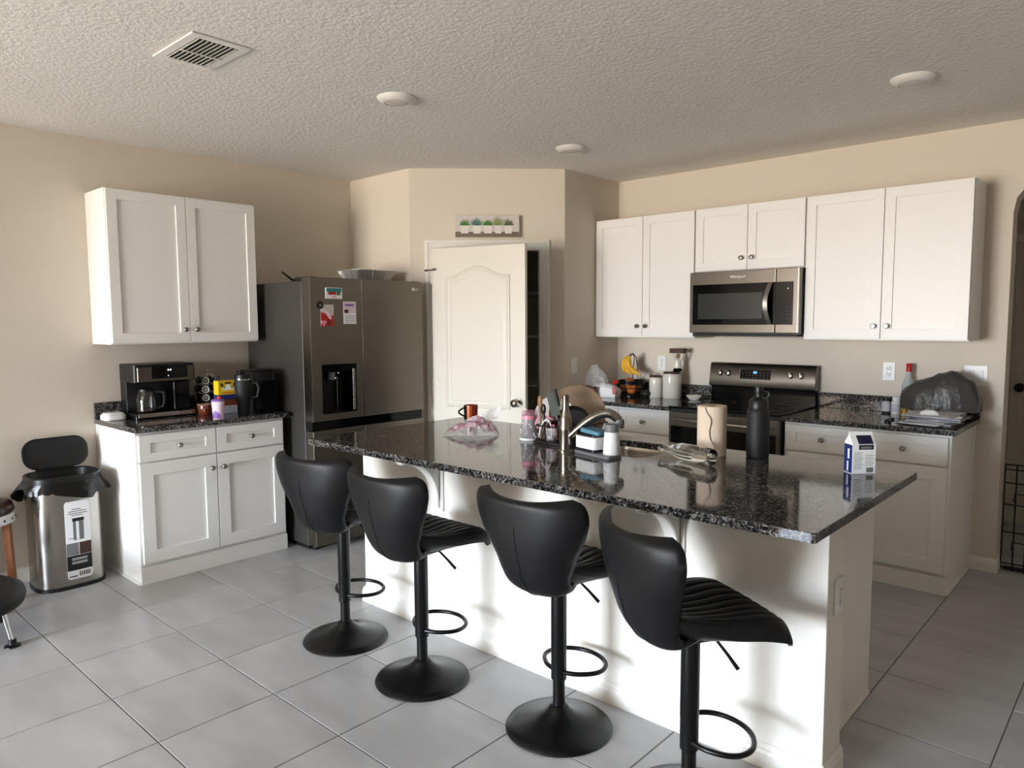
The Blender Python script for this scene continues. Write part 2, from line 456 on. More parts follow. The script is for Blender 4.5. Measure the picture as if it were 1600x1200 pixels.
# pantry in the corner
struct('wall_pantry_side', MB().prism([(0, PY1), (PX1, PY1), (PX1 - 0.05, PY1 + 0.12), (0, PY1 + 0.12)], 'z', 0, H), 'wall_paint', smooth=False)
struct('wall_pantry_return', MB().prism([(PX2, PY2), (PX2, 0), (PX2 - 0.12, 0), (PX2 - 0.12, PY2 + 0.05)], 'z', 0, H), 'wall_paint', smooth=False)
DL = math.hypot(PX2 - PX1, PY2 - PY1)
DM = Matrix.Translation((PX1, PY1, 0)) @ Matrix.Rotation(PI / 4, 4, 'Z')      # local x along the diagonal wall, -y towards the room
O0, O1, OZ = 0.168, 0.965, 2.035                                             # door opening
struct('wall_pantry_diagonal', MB(DM).prism([(0, 0), (O0, 0), (O0, OZ), (O1, OZ), (O1, 0), (DL, 0), (DL, H), (0, H)], 'y', 0, 0.12), 'wall_paint', smooth=False)
def casing(name, M, a0, a1, zt, y, label=None):
    m = MB(M)
    cw = 0.060
    prof = ((0.0, 0.0), (0.0, 0.012), (0.006, 0.016), (0.022, 0.016), (0.028, 0.012), (0.042, 0.011), (0.052, 0.007), (cw, 0.006), (cw, 0.0))  # from outer edge in
    path = [(a0 - cw, 0.0, 1, 0), (a0 - cw, zt + cw, 1, -1), (a1 + cw, zt + cw, -1, -1), (a1 + cw, 0.0, -1, 0)]
    vs, n = [], len(prof)
    for a, z, sa, sz in path:
        for p, h in prof: vs.append((a + sa * p, y - h, z + sz * p))
    fs = []
    for i in range(3):
        for k in range(n - 1):
            fs.append((i * n + k, i * n + k + 1, (i + 1) * n + k + 1, (i + 1) * n + k))
        fs.append((i * n, (i + 1) * n, (i + 1) * n + n - 1, i * n + n - 1))
    fs += [tuple(range(n)), tuple(range(3 * n, 4 * n))]
    m.add(vs, fs)
    return struct(name, m, 'trim_white', label, smooth=False)
tr = casing('trim_1', DM, O0, O1, OZ, 0.0, 'white moulded casing around the pantry door')
jm = MB(DM).prism([(O0, 0), (O0, OZ), (O1, OZ), (O1, 0), (O1 - .016, 0), (O1 - .016, OZ - .016), (O0 + .016, OZ - .016), (O0 + .016, 0)], 'y', 0.0, 0.12)
part(tr, 'jamb', jm, 'trim_white', smooth=False)
part(tr, 'strike_plate', MB(DM).box(O1 - .018, O1 - .0155, 0.008, 0.036, 0.92, 1.02), 'nickel')
# pantry shelves and goods in the dark
for k, z in enumerate((0.52, 0.95, 1.36, 1.72)):
    single('pantry_shelf', MB().box(0.001, 0.52, -1.38, -0.001, z, z + 0.018).box(0.52, 1.39, -0.40, -0.001, z, z + 0.018) if False else
           MB().prism([(0.001, -1.38), (0.42, -1.38), (0.42, -0.42), (1.39, -0.42), (1.39, -0.001), (0.001, -0.001)], 'z', z, z + 0.018), 'trim_white',
           'white pantry shelf, %s seen through the door gap' % ('lowest', 'second from the bottom', 'third from the bottom', 'topmost')[k], 'shelf', group='pantry shelves')
# the pantry door, standing ajar
DW, DH, DT = 0.762, 2.015, 0.035
HX, HY = 0.8440, -1.3935
ang = math.radians(45 - 30)
door = tag(bpy.data.objects.new('door_1', None), 'white arched-panel pantry door standing ajar', None, None, 'structure'); COL.objects.link(door)
door.location = (HX, HY, 0.012); door.rotation_euler = (0, 0, ang)
def arch_panel(a0, a1, z0, z1, rise, inset, n=16):
    """outline of an arch-topped panel (eyebrow), inset inwards"""
    a0 += inset; a1 -= inset; z0 += inset; z1 -= inset
    L = a1 - a0; pts = [(a0, z0), (a1, z0)]
    for k in range(n + 1):
        t = k / n; s = 1 - t
        bump = 0.5 - 0.5 * math.cos(2 * PI * min(max((s - 0.06) / 0.88, 0), 1))
        pts.append((a0 + L * s, z1 + rise * bump))
    return pts
def door_panels(root, w, h, t, side, panels, m):
    """slab with raised mouldings around each panel; side=-1: face at y=-t"""
    part(root, 'slab', MB().box(0, w, -t, 0, 0, h), m, 0.002, world=False)
    for (a0, a1, z0, z1, rise) in panels:
        mb = MB()
        levels = ((0.0, 0.0), (0.006, 0.006), (0.014, 0.0075), (0.022, 0.004), (0.030, 0.0005), (0.036, 0.0005), (0.052, 0.005), (0.060, 0.005))
        rings = [(arch_panel(a0, a1, z0, z1, rise, i), hgt) for i, hgt in levels]
        n = len(rings[0][0]); vs, fs = [], []
        for pts, hgt in rings:
            vs += [(p[0], -t - hgt, p[1]) for p in pts]
        for r in range(len(rings) - 1):
            for k in range(n):
                j = (k + 1) % n
                fs.append((r * n + k, r * n + j, (r + 1) * n + j, (r + 1) * n + k))
        fs.append(tuple((len(rings) - 1) * n + k for k in range(n)))
        mb.add(vs, fs)
        part(root, 'panel', mb, m, world=False, ang=25)
door_panels(door, DW, DH, DT, -1, [(0.115, DW - 0.115, 0.865, 1.81, 0.070), (0.115, DW - 0.115, 0.20, 0.74, 0.0)], 'door_white')
def knob_prof(r): return [(r * 1.08, 0), (r * 1.08, .006), (r * .42, .010), (r * .36, .026), (r * .75, .034), (r, .046), (r * .95, .058), (r * .6, .066), (0, .068)]
kn = MB().lathe([(r, -DT - hh) for r, hh in knob_prof(.029)], (DW - .062, 0, .918), 24, 'y')
part(door, 'knob', kn, 'nickel', world=False, label='satin nickel door knob')
for hz in (0.22, 1.03, 1.80):
    part(door, 'hinge', MB().lathe([(.006, -.045), (.006, .045)], (-.006, -.028, hz), 10), 'nickel', world=False)
part(door, 'hinge_stop', MB().tube([(-.05, -.045, 1.86), (.0, -.05, 1.86), (.045, -.052, 1.865)], [.008, .004, .009], 8), 'nickel', world=False)
# hall beyond the arch
struct('wall_hall_far', MB().box(3.2, 6.0 + T, HALL_Y, HALL_Y + T, 0, H), 'wall_paint')
struct('wall_hall_left', MB().box(3.2, 3.3, 0.15, HALL_Y, 0, H), 'wall_paint')
struct('wall_hall_right', MB().box(6.0, 6.0 + T, 0.15, HALL_Y, 0, H), 'wall_paint')
HM = Matrix.Translation((4.035, HALL_Y, 0))
casing('trim_2', HM, 0, 0.78, 2.04, 0.0, 'white casing of the hall door')
d2 = tag(bpy.data.objects.new('door_2', None), 'white panelled door in the hall beyond the arch', None, None, 'structure'); COL.objects.link(d2)
d2.location = (4.037, HALL_Y, 0.01)
door_panels(d2, 0.776, 2.025, 0.010, -1, [(0.11, 0.66, 0.95, 1.75, 0.09), (0.11, 0.66, 0.24, 0.82, 0.0)], 'door_white')
part(d2, 'knob', MB().lathe([(r, -.010 - hh) for r, hh in knob_prof(.03)], (.062, 0, .99), 20, 'y'), 'black_metal', world=False, label='dark door knob')
# baseboards
def baseboard(name, pts, h=0.083, t=0.014, parent=None, inward=1):
    """moulded strip along a plan polyline; grows to the left of the path times inward"""
    prof = [(0, 0), (t, 0), (t, h * .62), (t * .75, h * .74), (t * .75, h * .84), (t * .4, h * .95), (t * .25, h), (0, h)]
    P = [Vector((p[0], p[1])) for p in pts]; m = MB(); vs, fs = [], []; n = len(prof)
    for i, p in enumerate(P):
        d0 = (P[i] - P[i - 1]).normalized() if i else (P[1] - P[0]).normalized()
        d1 = (P[i + 1] - P[i]).normalized() if i < len(P) - 1 else d0
        n0, n1 = Vector((-d0.y, d0.x)) * inward, Vector((-d1.y, d1.x)) * inward
        nn = (n0 + n1); nn = nn / max(nn.dot(n0), 1e-3)
        for q, z in prof: vs.append((p.x + nn.x * q, p.y + nn.y * q, z))
    for i in range(len(P) - 1):
        for k in range(n):
            j = (k + 1) % n
            fs.append((i * n + k, i * n + j, (i + 1) * n + j, (i + 1) * n + k))
    fs += [tuple(range(n)), tuple(range((len(P) - 1) * n, len(P) * n))]
    m.add(vs, fs)
    if parent is not None: return part(parent, 'baseboard', m, 'trim_white', smooth=False)
    return struct(name, m, 'trim_white', smooth=False)
baseboard('baseboard_left', [(0, -3.44), (0, -5.1)])
baseboard('baseboard_back', [(4.060, 0.0), (AX0, 0.0), (AX0, 0.15)], inward=-1)
baseboard('baseboard_hall', [(3.3, HALL_Y), (3.97, HALL_Y)], inward=-1)

# ------------------------------------------------------------------ cabinets
def to_px(x, y, z=0):   # local x -> world +y, front looks to +x
    return Matrix.Translation((x, y, z)) @ Matrix.Rotation(PI / 2, 4, 'Z')
def to_my(x, y, z=0):   # local x -> world +x, front looks to -y
    return Matrix.Translation((x, y, z))
def cab_knob(par, M, a, z, y):
    prof = [(.009, 0), (.009, .003), (.0055, .006), (.005, .013), (.0115, .018), (.0150, .021), (.0150, .025), (.0115, .029), (0, .030)]
    part(par, 'knob', MB(M).lathe([(r, y - h) for r, h in prof], (a, 0, z), 18, 'y'), 'nickel', label='round nickel knob')
def shaker(root, name, M, a0, a1, z0, z1, knob=None, rail=.058, t=.019, y0=0.0):
    d = part(root, name, MB(M).ring(a0, a1, z0, z1, rail, y0 - t, y0), 'cabinet_white', .0014)
    r0 = rail if not isinstance(rail, tuple) else rail[0]; r1 = rail if not isinstance(rail, tuple) else rail[1]
    part(d, 'panel', MB(M).box(a0 + r0 - .004, a1 - r0 + .004, y0 - t + .0085, y0 - .004, z0 + r1 - .004, z1 - r1 + .004), 'cabinet_white')
    if knob: cab_knob(d, M, knob[0], knob[1], y0 - t)
    return d
def wall_cabinet(label, M, wdt, dep, z0, z1, knobs_z=.085, loc=None):
    """cabinet against a wall; local x 0..wdt, back at y=0, carcass front at -dep"""
    root = thing('wall_cabinet', label, 'cabinet', M @ Vector((wdt / 2, -dep / 2, z0)))
    part(root, 'body', MB(M).box(0, wdt, -dep, -.001, z0, z1), 'cabinet_white', .0015)
    g, mid = .004, wdt / 2
    shaker(root, 'door', M, g, mid - .0018, z0 + .008, z1 - .006, (mid - .036, z0 + knobs_z), y0=-dep - .001)
    shaker(root, 'door', M, mid + .0018, wdt - g, z0 + .008, z1 - .006, (mid + .036, z0 + knobs_z), y0=-dep - .001)
    return root
wall_cabinet('white two-door wall cabinet above the coffee maker', to_px(0, -3.434), .919, .305, 1.372, 2.2766)
wall_cabinet('white two-door wall cabinet left of the microwave', to_my(1.5334, 0), .846, .306, 1.372, 2.2689)
wall_cabinet('short white two-door wall cabinet above the microwave', to_my(2.3828, 0), .763, .306, 1.828, 2.2689)
wall_cabinet('white two-door wall cabinet right of the microwave near the arch', to_my(3.1490, 0), .907, .306, 1.372, 2.2689)
part(bpy.data.objects['wall_cabinet.001'], 'filler', MB().box(1.527, 1.5334, -.306, -.001, 1.372, 2.2689), 'cabinet_white')

CT, CB = 0.9115, 0.8815       # counter top and underside
def base_cabinet(label, M, wdt, dep, knobs=True, doors=True):
    root = thing('base_cabinet', label, 'cabinet', M @ Vector((wdt / 2, -dep / 2, 0)))
    part(root, 'body', MB(M).prism([(0, .0), (-dep + .004, 0.0), (-dep + .004, .105), (-dep, .105), (-dep, CB), (0, CB)], 'x', 0, wdt), 'cabinet_white', .0012)
    part(root, 'toe_kick', MB(M).box(-.001, wdt + .004, -dep - .006, -dep + .0035, 0, .100), 'cabinet_white', .002)
    mid, g = wdt / 2, .014
    for a0, a1, side in ((g, mid - .003, 1), (mid + .003, wdt - g, -1)):
        shaker(root, 'drawer', M, a0, a1, .712, .864, ((a0 + a1) / 2, .788), rail=(.062, .048), y0=-dep - .001)
        if doors:
            shaker(root, 'door', M, a0, a1, .122, .702, ((a1 - .034) if side > 0 else (a0 + .034), .622), y0=-dep - .001, rail=.072)
    return root
base_cabinet('white base cabinet with two drawers under the coffee counter', to_px(0.001, -3.437), .922, .594)
base_cabinet('white base cabinet left of the range by the pantry', to_my(1.5275, -.001), .855, .609)
base_cabinet('white base cabinet with two drawers right of the range', to_my(3.160, -.001), .895, .609)
# cover strip where the left cabinet meets the wall and the floor
part(bpy.data.objects['base_cabinet'], 'shoe_strip', MB().box(.016, .590, -3.447, -3.4375, 0, .012), 'cabinet_white')
part(bpy.data.objects['base_cabinet'], 'filler', MB().box(.001, .028, -3.441, -3.4372, .013, CB), 'cabinet_white')
part(bpy.data.objects['base_cabinet.002'], 'shoe_strip', MB().box(4.0555, 4.066, -.60, -.016, 0, .012), 'cabinet_white')
part(bpy.data.objects['base_cabinet.002'], 'filler', MB().box(4.0555, 4.060, -.03, -.001, .013, CB), 'cabinet_white')

# ------------------------------------------------------------------ countertops
def countertop(label, x0, x1, y0, y1, splash):
    root = thing('countertop', label, 'countertop', ((x0 + x1) / 2, (y0 + y1) / 2, CB))
    part(root, 'slab', MB().box(x0, x1, y0, y1, CB + .0003, CT), 'granite', .003)
    for q in splash:
        part(root, 'backsplash', MB().box(*q, CT + .0002, CT + .100), 'granite', .002)
    return root
countertop('speckled granite counter carrying the coffee maker', .001, .637, -3.4485, -2.496, [(.001, .021, -3.4485, -2.496)])
countertop('speckled granite counter between pantry and range with fruit and canisters', 1.5262, 2.383, -.653, -.001, [(1.5262, 2.383, -.021, -.001)])
countertop('speckled granite counter right of the range with papers', 3.156, 4.080, -.653, -.001, [(3.156, 4.080, -.021, -.001)])

# island counter with the sink cut-out
IX0, IX1, IY0, IY1 = 1.6772, 4.1915, -3.0109, -1.9234
SX0, SX1, SY0, SY1 = 2.875, 3.245, -2.385, -2.015
isl_top = thing('countertop', 'large polished granite island counter with the sink', 'countertop', ((IX0 + IX1) / 2, (IY0 + IY1) / 2, CB))
me = bpy.data.meshes.new('slab'); b = bmesh.new()
outer = [b.verts.new((x, y, CT)) for x, y in rr_pts(IX0, IX1, IY0, IY1, .012, 3)]
inner = [b.verts.new((x, y, CT)) for x, y in rr_pts(SX0, SX1, SY0, SY1, .07, 6)]
ed = [b.edges.new((L[i], L[(i + 1) % len(L)])) for L in (outer, inner) for i in range(len(L))]
bmesh.ops.triangle_fill(b, use_beauty=True, use_dissolve=False, edges=ed)
ex = bmesh.ops.extrude_face_region(b, geom=b.faces[:])
bmesh.ops.translate(b, verts=[v for v in ex['geom'] if isinstance(v, bmesh.types.BMVert)], vec=(0, 0, -(CT - CB)))
bmesh.ops.recalc_face_normals(b, faces=b.faces[:])
b.to_mesh(me); b.free()
off = Vector(isl_top.location); me.transform(Matrix.Translation(-off)); me.materials.append(MATS['granite'])
o = bpy.data.objects.new('slab', me); COL.objects.link(o); o.parent = isl_top
md = o.modifiers.new('edge', 'BEVEL'); md.width = .003; md.segments = 2; md.limit_method = 'ANGLE'; md.angle_limit = math.radians(40)
# undermount sink
sink = thing('sink', 'stainless steel undermount sink set into the island counter', 'sink', ((SX0 + SX1) / 2, (SY0 + SY1) / 2, CB - .2))
m = MB(); lv = []
for ins, z in ((-.015, CB - .0005), (.0, CB - .0005), (.004, CB - .02), (.012, CB - .16), (.04, CB - .185), (.12, CB - .19)):
    lv.append([(x, y, z) for x, y in rr_pts(SX0 + ins, SX1 - ins, SY0 + ins, SY1 - ins, max(.07 - ins * .3, .02), 6)])
n = len(lv[0]); vs = [p for l in lv for p in l]; fs = []
for i in range(len(lv) - 1):
    for k in range(n):
        j = (k + 1) % n; fs.append((i * n + k, i * n + j, (i + 1) * n + j, (i + 1) * n + k))
fs.append(tuple((len(lv) - 1) * n + k for k in range(n)))
part(sink, 'basin', m.add(vs, fs), 'steel', ang=60)
part(sink, 'drain', MB().lathe([(.0, .003), (.03, .003), (.042, .001), (.045, 0)][::-1], ((SX0 + SX1) / 2, (SY0 + SY1) / 2, CB - .1895), 20), 'chrome')

# ------------------------------------------------------------------ island base
IWY, IWX0, IWX1, IWT = -2.7221, 1.7428, 4.135, 0.165
isl = thing('kitchen_island', 'white drywall kitchen island with baseboard facing the bar stools', 'island', ((IWX0 + IWX1) / 2, -2.34, 0))
part(isl, 'knee_wall', MB().box(IWX0, IWX1, IWY, IWY + IWT, 0, CB - .0002), 'drywall_white', .004)
bb = baseboard('x', [(IWX0, IWY + IWT - .002), (IWX0, IWY), (IWX1, IWY), (IWX1, IWY + IWT - .002)], parent=isl, inward=-1)
part(isl, 'cabinet_body', MB().prism([(1.78, IWY + IWT + .0005), (4.040, IWY + IWT + .0005), (4.040, -1.975), (1.78, -1.975)], 'z', 0, .66), 'cabinet_white', .001)
part(isl, 'end_panel', MB().box(4.0405, 4.056, IWY + IWT + .0005, -1.968, 0, CB - .0002), 'cabinet_white', .001)
part(isl, 'end_panel', MB().box(1.764, 1.7795, IWY + IWT + .0005, -1.968, 0, CB - .0002), 'cabinet_white', .001)
part(isl, 'shoe_strip', MB().box(4.0565, 4.066, IWY + IWT + .001, -1.975, 0, .014), 'cabinet_white')
for q in range(4):
    a0 = 1.785 + q * .5625
    shaker(isl, 'door', Matrix.Translation((a0 + .5575, -1.974, 0)) @ Matrix.Rotation(PI, 4, 'Z'), 0, .5525, .12, .655, (.05, .6), y0=0)
part(isl, 'back_rail', MB().box(1.78, 4.040, -1.995, -1.975, .661, CB - .0005), 'cabinet_white')
for cx in (2.342, 3.607):
    root = thing('corbel', 'white curved corbel holding the island counter, %s' % ('behind the second stool from the fridge' if cx < 3 else 'behind the stool nearest the viewer'), 'corbel', (cx, IWY, .60), group='island corbels')
    part(root, 'back_plate', MB().box(cx - .036, cx + .036, IWY - .012, IWY - .0005, .60, CB - .001), 'trim_white', .002)
    for dx in (-.026, -.011, .011, .026):
        part(root, 'reed', MB().lathe([(.0045, .612), (.0045, CB - .004)], (cx + dx, IWY - .0125, 0), 8), 'trim_white')
    R = .200
    pl = [(IWY - .0125, CB - .001), (-2.965, CB - .001), (-2.965, CB - .022)]
    for k in range(13):
        a = PI / 2 * k / 12
        pl.append((-2.955 + R * math.sin(a) * 1.02, CB - .235 + R * math.cos(a) * 1.03))
    pl += [(IWY - .028, .622), (IWY - .0125, .615)]
    br = part(root, 'bracket', MB().prism(pl, 'x', cx - .021, cx + .021), 'trim_white', .002, smooth=True)
    for s_ in (-1, 1):
        arcp = [(cx + s_ * .021, -2.962 + R * math.sin(PI / 2 * k / 12) * 1.02 + .008, CB - .235 + R * math.cos(PI / 2 * k / 12) * 1.03 + .010) for k in range(13)]
        part(br, 'bead', MB().tube(arcp, .005, 8), 'trim_white')

# ------------------------------------------------------------------ faucet
fa = thing('kitchen_faucet', 'brushed nickel single-lever kitchen faucet on the island', 'faucet', (2.888, -2.447, CT))
part(fa, 'base', MB().lathe([(.036, .0003), (.036, .006), (.0300, .010), (.0290, .085), (.0305, .095), (.0305, .112), (.0285, .118), (.0280, .150), (.0250, .160)], (0, 0, 0), 28), 'nickel', world=False)
sp = []
for k in range(15):
    t = k / 14
    sp.append((.012 + .205 * t, .0 + .105 * t, .060 + .122 * math.sin(min(t * 1.15, 1) * PI / 2) - .035 * max(0, (t - .72) / .28) ** 2))
part(fa, 'spout', MB().tube(sp, [.017 + .003 * math.sin(PI * k / 14) + (.003 if k > 10 else 0) for k in range(15)], 16), 'nickel', world=False)
part(fa, 'spray_head', MB().lathe([(.021, 0), (.023, -.016), (.0205, -.036), (.017, -.040)], (sp[-1][0], sp[-1][1], sp[-1][2] + .006), 20), 'grey_plastic', world=False)
part(fa, 'lever', MB().lathe([(.0245, .1605), (.0175, .185), (.0150, .205), (.0160, .235), (.0175, .252), (.012, .257), (0, .258)], (0, 0, 0), 24), 'nickel', world=False)

# ------------------------------------------------------------------ refrigerator
FX, FBX, FY0, FY1, FH = .868, .778, -2.460, -1.535, 1.782
FS = -2.060                                   # split between the doors
fr = thing('refrigerator', 'dark stainless side-by-side refrigerator with water dispenser', 'refrigerator', (.45, (FY0 + FY1) / 2, 0))
part(fr, 'body', MB().box(.06, FBX - .012, FY0 + .004, FY1 - .004, .035, FH - .022), 'fridge_side', .006)
part(fr, 'base_grille', MB().box(.10, FBX - .03, FY0 + .02, FY1 - .02, .008, .0348), 'black_plastic')
def dbox(y0, y1, z0, z1): return MB().box(FBX, FX, y0, y1, z0, z1)
# left upper door has the dispenser opening: build it as a frame around it
DY0, DY1, DZ0, DZ1 = -2.386, -2.120, .905, 1.222
GZ0, GZ1 = .800, .862
m = MB()
O_ = [(FY0, GZ1), (FS - .003, GZ1), (FS - .003, FH), (FY0, FH)]; I_ = [(DY0, DZ0), (DY1, DZ0), (DY1, DZ1), (DY0, DZ1)]
vs = [(x, *q) for x in (FBX, FX) for L in (O_, I_) for q in L]; fs = []
for i in range(4):
    j = (i + 1) % 4
    fs += [(i, j, 4 + j, 4 + i), (8 + i, 12 + i, 12 + j, 8 + j), (i, 8 + i, 8 + j, j), (4 + i, 4 + j, 12 + j, 12 + i)]
dl = part(fr, 'door', m.add(vs, fs), 'fridge_steel', .004, label='freezer door with dispenser')
part(dl, 'edge_strip', MB().box(FX - .004, FX + .0012, FS - .0045, FS - .0015, GZ1, FH - .004), 'chrome')
part(dl, 'edge_strip', MB().box(FX - .004, FX + .0008, FY0 - .0006, FY0 + .0022, GZ1, FH - .004), 'steel')
dr = part(fr, 'door', dbox(FS + .003, FY1, GZ1, FH), 'fridge_steel', .004)
part(fr, 'door', dbox(FY0, FS - .003, .045, GZ0), 'fridge_steel', .004)
part(fr, 'door', dbox(FS + .003, FY1, .045, GZ0), 'fridge_steel', .004)
part(fr, 'handle_recess', MB().box(FBX + .002, FX - .018, FY0 + .004, FY1 - .004, GZ0 + .001, GZ1 - .001), 'black_gloss')
dsp = part(fr, 'dispenser', MB().box(FBX + .004, FBX + .02, DY0 + .001, DY1 - .001, DZ0 + .001, DZ1 - .001), 'black_gloss')
part(dsp, 'dispenser_frame', MB().ring(DY0 + .0005, DY1 - .0005, DZ0 + .0005, DZ1 - .0005, .010, FBX + .0205, FX + .0015, 'x'), 'black_gloss')
part(dsp, 'control_strip', MB().box(FX - .05, FX - .004, DY0 + .012, DY1 - .012, DZ1 - .045, DZ1 - .011), 'black_gloss')
part(dsp, 'nozzle', MB().lathe([(.022, 0), (.022, .045), (.026, .05)], (FX - .045, -2.285, DZ1 - .10), 16), 'grey_plastic')
part(dsp, 'paddle', MB().box(FBX + .025, FBX + .030, -2.235, -2.230, DZ0 + .02, DZ1 - .08), 'steel')
part(dsp, 'bright_trim', MB().box(FX - .006, FX + .003, DY1 - .030, DY1 - .011, DZ0 + .012, DZ1 - .03), 'steel', .001)
for k, (yy, zz) in enumerate(((-2.262, 1.168), (-2.285, 1.135))):
    part(dsp, 'indicator', MB().ball((FX - .002, yy, zz), .003, 8, 6), 'display_white')
part(fr, 'hinge_cover', MB().box(FBX - .09, FX - .02, FY0 + .010, FY0 + .075, FH - .0218, FH + .004), 'black_plastic', .004)
part(fr, 'hinge_cover', MB().box(FBX - .09, FX - .02, FY1 - .075, FY1 - .010, FH - .0218, FH + .004), 'black_plastic', .004)
logo = part(dr, 'logo_disc', MB().lathe([(.0125, 0), (.0125, .0008)], (FX + .0002, -1.618, 1.728), 20, 'x'), 'paper_white', label='round white logo mark')
text_part(dr, 'logo_lettering', 'LG', .026, 'paper_white', face_px(FX + .0008 - .45, -1.586 - (FY0 + FY1) / 2, 1.728))
for yy in (FY0 + .06, FY1 - .06):
    part(fr, 'foot', MB().lathe([(.02, 0), (.02, .045)], (FBX - .02, yy, 0), 12), 'black_plastic')

# things stuck on the fridge
def card(name, y0, y1, z0, z1, m, label, cat, th=.003):
    return thing_card(name, FX + .0003, y0, y1, z0, z1, m, label, cat, th)
def thing_card(name, x, y0, y1, z0, z1, m, label, cat, th):
    root = thing(name, label, cat, (x, (y0 + y1) / 2, z0))
    part(root, 'sheet', MB().box(x, x + th, y0, y1, z0, z1), m, .0005)
    return root
r = card('magnet', -2.346, -2.222, 1.648, 1.719, 'paper_white', 'colourful picture magnet at the top of the freezer door', 'magnet', .006)
X0 = FX + .0065
part(r, 'print', MB().box(X0, X0 + .0006, -2.340, -2.228, 1.692, 1.715), 'teal')
part(r, 'print', MB().box(X0, X0 + .0008, -2.328, -2.268, 1.673, 1.692), 'red')
part(r, 'print', MB().box(X0, X0 + .0008, -2.262, -2.238, 1.671, 1.694), 'green')
part(r, 'print', MB().box(X0, X0 + .0008, -2.300, -2.270, 1.656, 1.664), 'pink')
r = card('greeting_card', -2.385, -2.288, 1.474, 1.610, 'print_pale', 'red and white picture card on the freezer door', 'card', .002)
X0 = FX + .0025
part(r, 'print', MB().prism([(-2.385, 1.474), (-2.288, 1.474), (-2.290, 1.545), (-2.318, 1.530), (-2.345, 1.552), (-2.385, 1.562)], 'x', X0, X0 + .0006), 'red', smooth=False)
part(r, 'print', MB().prism([(-2.370, 1.578), (-2.350, 1.590), (-2.310, 1.545), (-2.305, 1.515), (-2.322, 1.520)], 'x', X0, X0 + .0012), 'lilac', smooth=False)
part(r, 'print', MB().box(X0, X0 + .0014, -2.330, -2.318, 1.484, 1.508), 'brown')
o = single('magnet', MB().lathe([(.010, 0), (.010, .003), (.024, .003), (.024, 0)] , (0, 0, 0), 22, 'x', ring=True), 'black_plastic', 'round black ring magnet holding the red card', 'magnet')
o.location = (FX + .0032, -2.388, 1.582)
hp = []
for k in range(24):
    a = 2 * PI * k / 24
    hp.append((.020 * (16 * math.sin(a) ** 3) / 16, .020 * (13 * math.cos(a) - 5 * math.cos(2 * a) - 2 * math.cos(3 * a) - math.cos(4 * a)) / 16))
single('magnet', MB().prism([(-2.366 + p, 1.494 + q) for p, q in hp], 'x', FX + .0045, FX + .009), 'pink', 'pink heart magnet at the foot of the red card', 'magnet', .001)
r = card('wall_calendar', -2.212, -2.113, 1.486, 1.632, 'paper_white', 'small paper calendar on the freezer door', 'calendar', .0015)
X0 = FX + .002
part(r, 'print', MB().box(X0, X0 + .0006, -2.210, -2.115, 1.556, 1.630), 'lilac')
part(r, 'print', MB().box(X0 + .0001, X0 + .0012, -2.200, -2.130, 1.602, 1.616), 'purple')
part(r, 'print', MB().box(X0 + .0001, X0 + .0012, -2.206, -2.175, 1.556, 1.580), 'brown')
for k in range(5):
    part(r, 'print_line', MB().box(X0, X0 + .0006, -2.204, -2.120, 1.496 + k * .011, 1.499 + k * .011), 'ink_grey')
# things on top of the fridge
fp = thing('foil_pan', 'crimped aluminium foil roasting pan on top of the refrigerator', 'pan', (.56, -1.785, FH - .0215))
m = MB(); N = 96; rows = []
for lvl, (sx, sy, z, wob) in enumerate(((.095, .120, .0, 0), (.118, .150, .050, .007), (.140, .180, .100, .009), (.152, .196, .104, .001), (.152, .196, .101, .001), (.136, .176, .097, .005), (.114, .146, .050, .004), (.090, .115, .003, 0))):
    row = []
    for k in range(N):
        a = 2 * PI * k / N; e = 0.45
        cx = math.copysign(abs(math.cos(a)) ** e, math.cos(a)); cy = math.copysign(abs(math.sin(a)) ** e, math.sin(a))
        wv = wob * (1 if k % 2 else -1)
        row.append((cx * (sx + wv), cy * (sy + wv), z))
    rows += row
fs = [(i * N + k, i * N + (k + 1) % N, (i + 1) * N + (k + 1) % N, (i + 1) * N + k) for i in range(7) for k in range(N)]
fs += [tuple(range(N - 1, -1, -1)), tuple(range(7 * N, 8 * N))]
part(fp, 'tray', m.add(rows, fs), 'foil', world=False, smooth=False)
cap = thing('cooking_tongs', 'dark folded kitchen tool lying on top of the refrigerator', 'utensil', (.50, -2.30, FH - .021))
part(cap, 'arm', MB().tube([(0, -.13, .070), (.0, -.06, .022), (.0, .02, .010), (.0, .13, .006)], [.006, .008, .008, .007], 8), 'black_plastic', world=False)
part(cap, 'arm', MB().tube([(.03, -.05, .030), (.03, .02, .014), (.02, .13, .008)], [.006, .008, .007], 8), 'black_plastic', world=False)
single('serving_board', MB().prism([(.38, -2.20), (.50, -2.20), (.56, -2.06), (.56, -1.99), (.38, -1.99)], 'z', FH - .0215, FH + .018), 'black_matte', 'dark flat board lying between the tongs and the foil pan', 'board', .003)

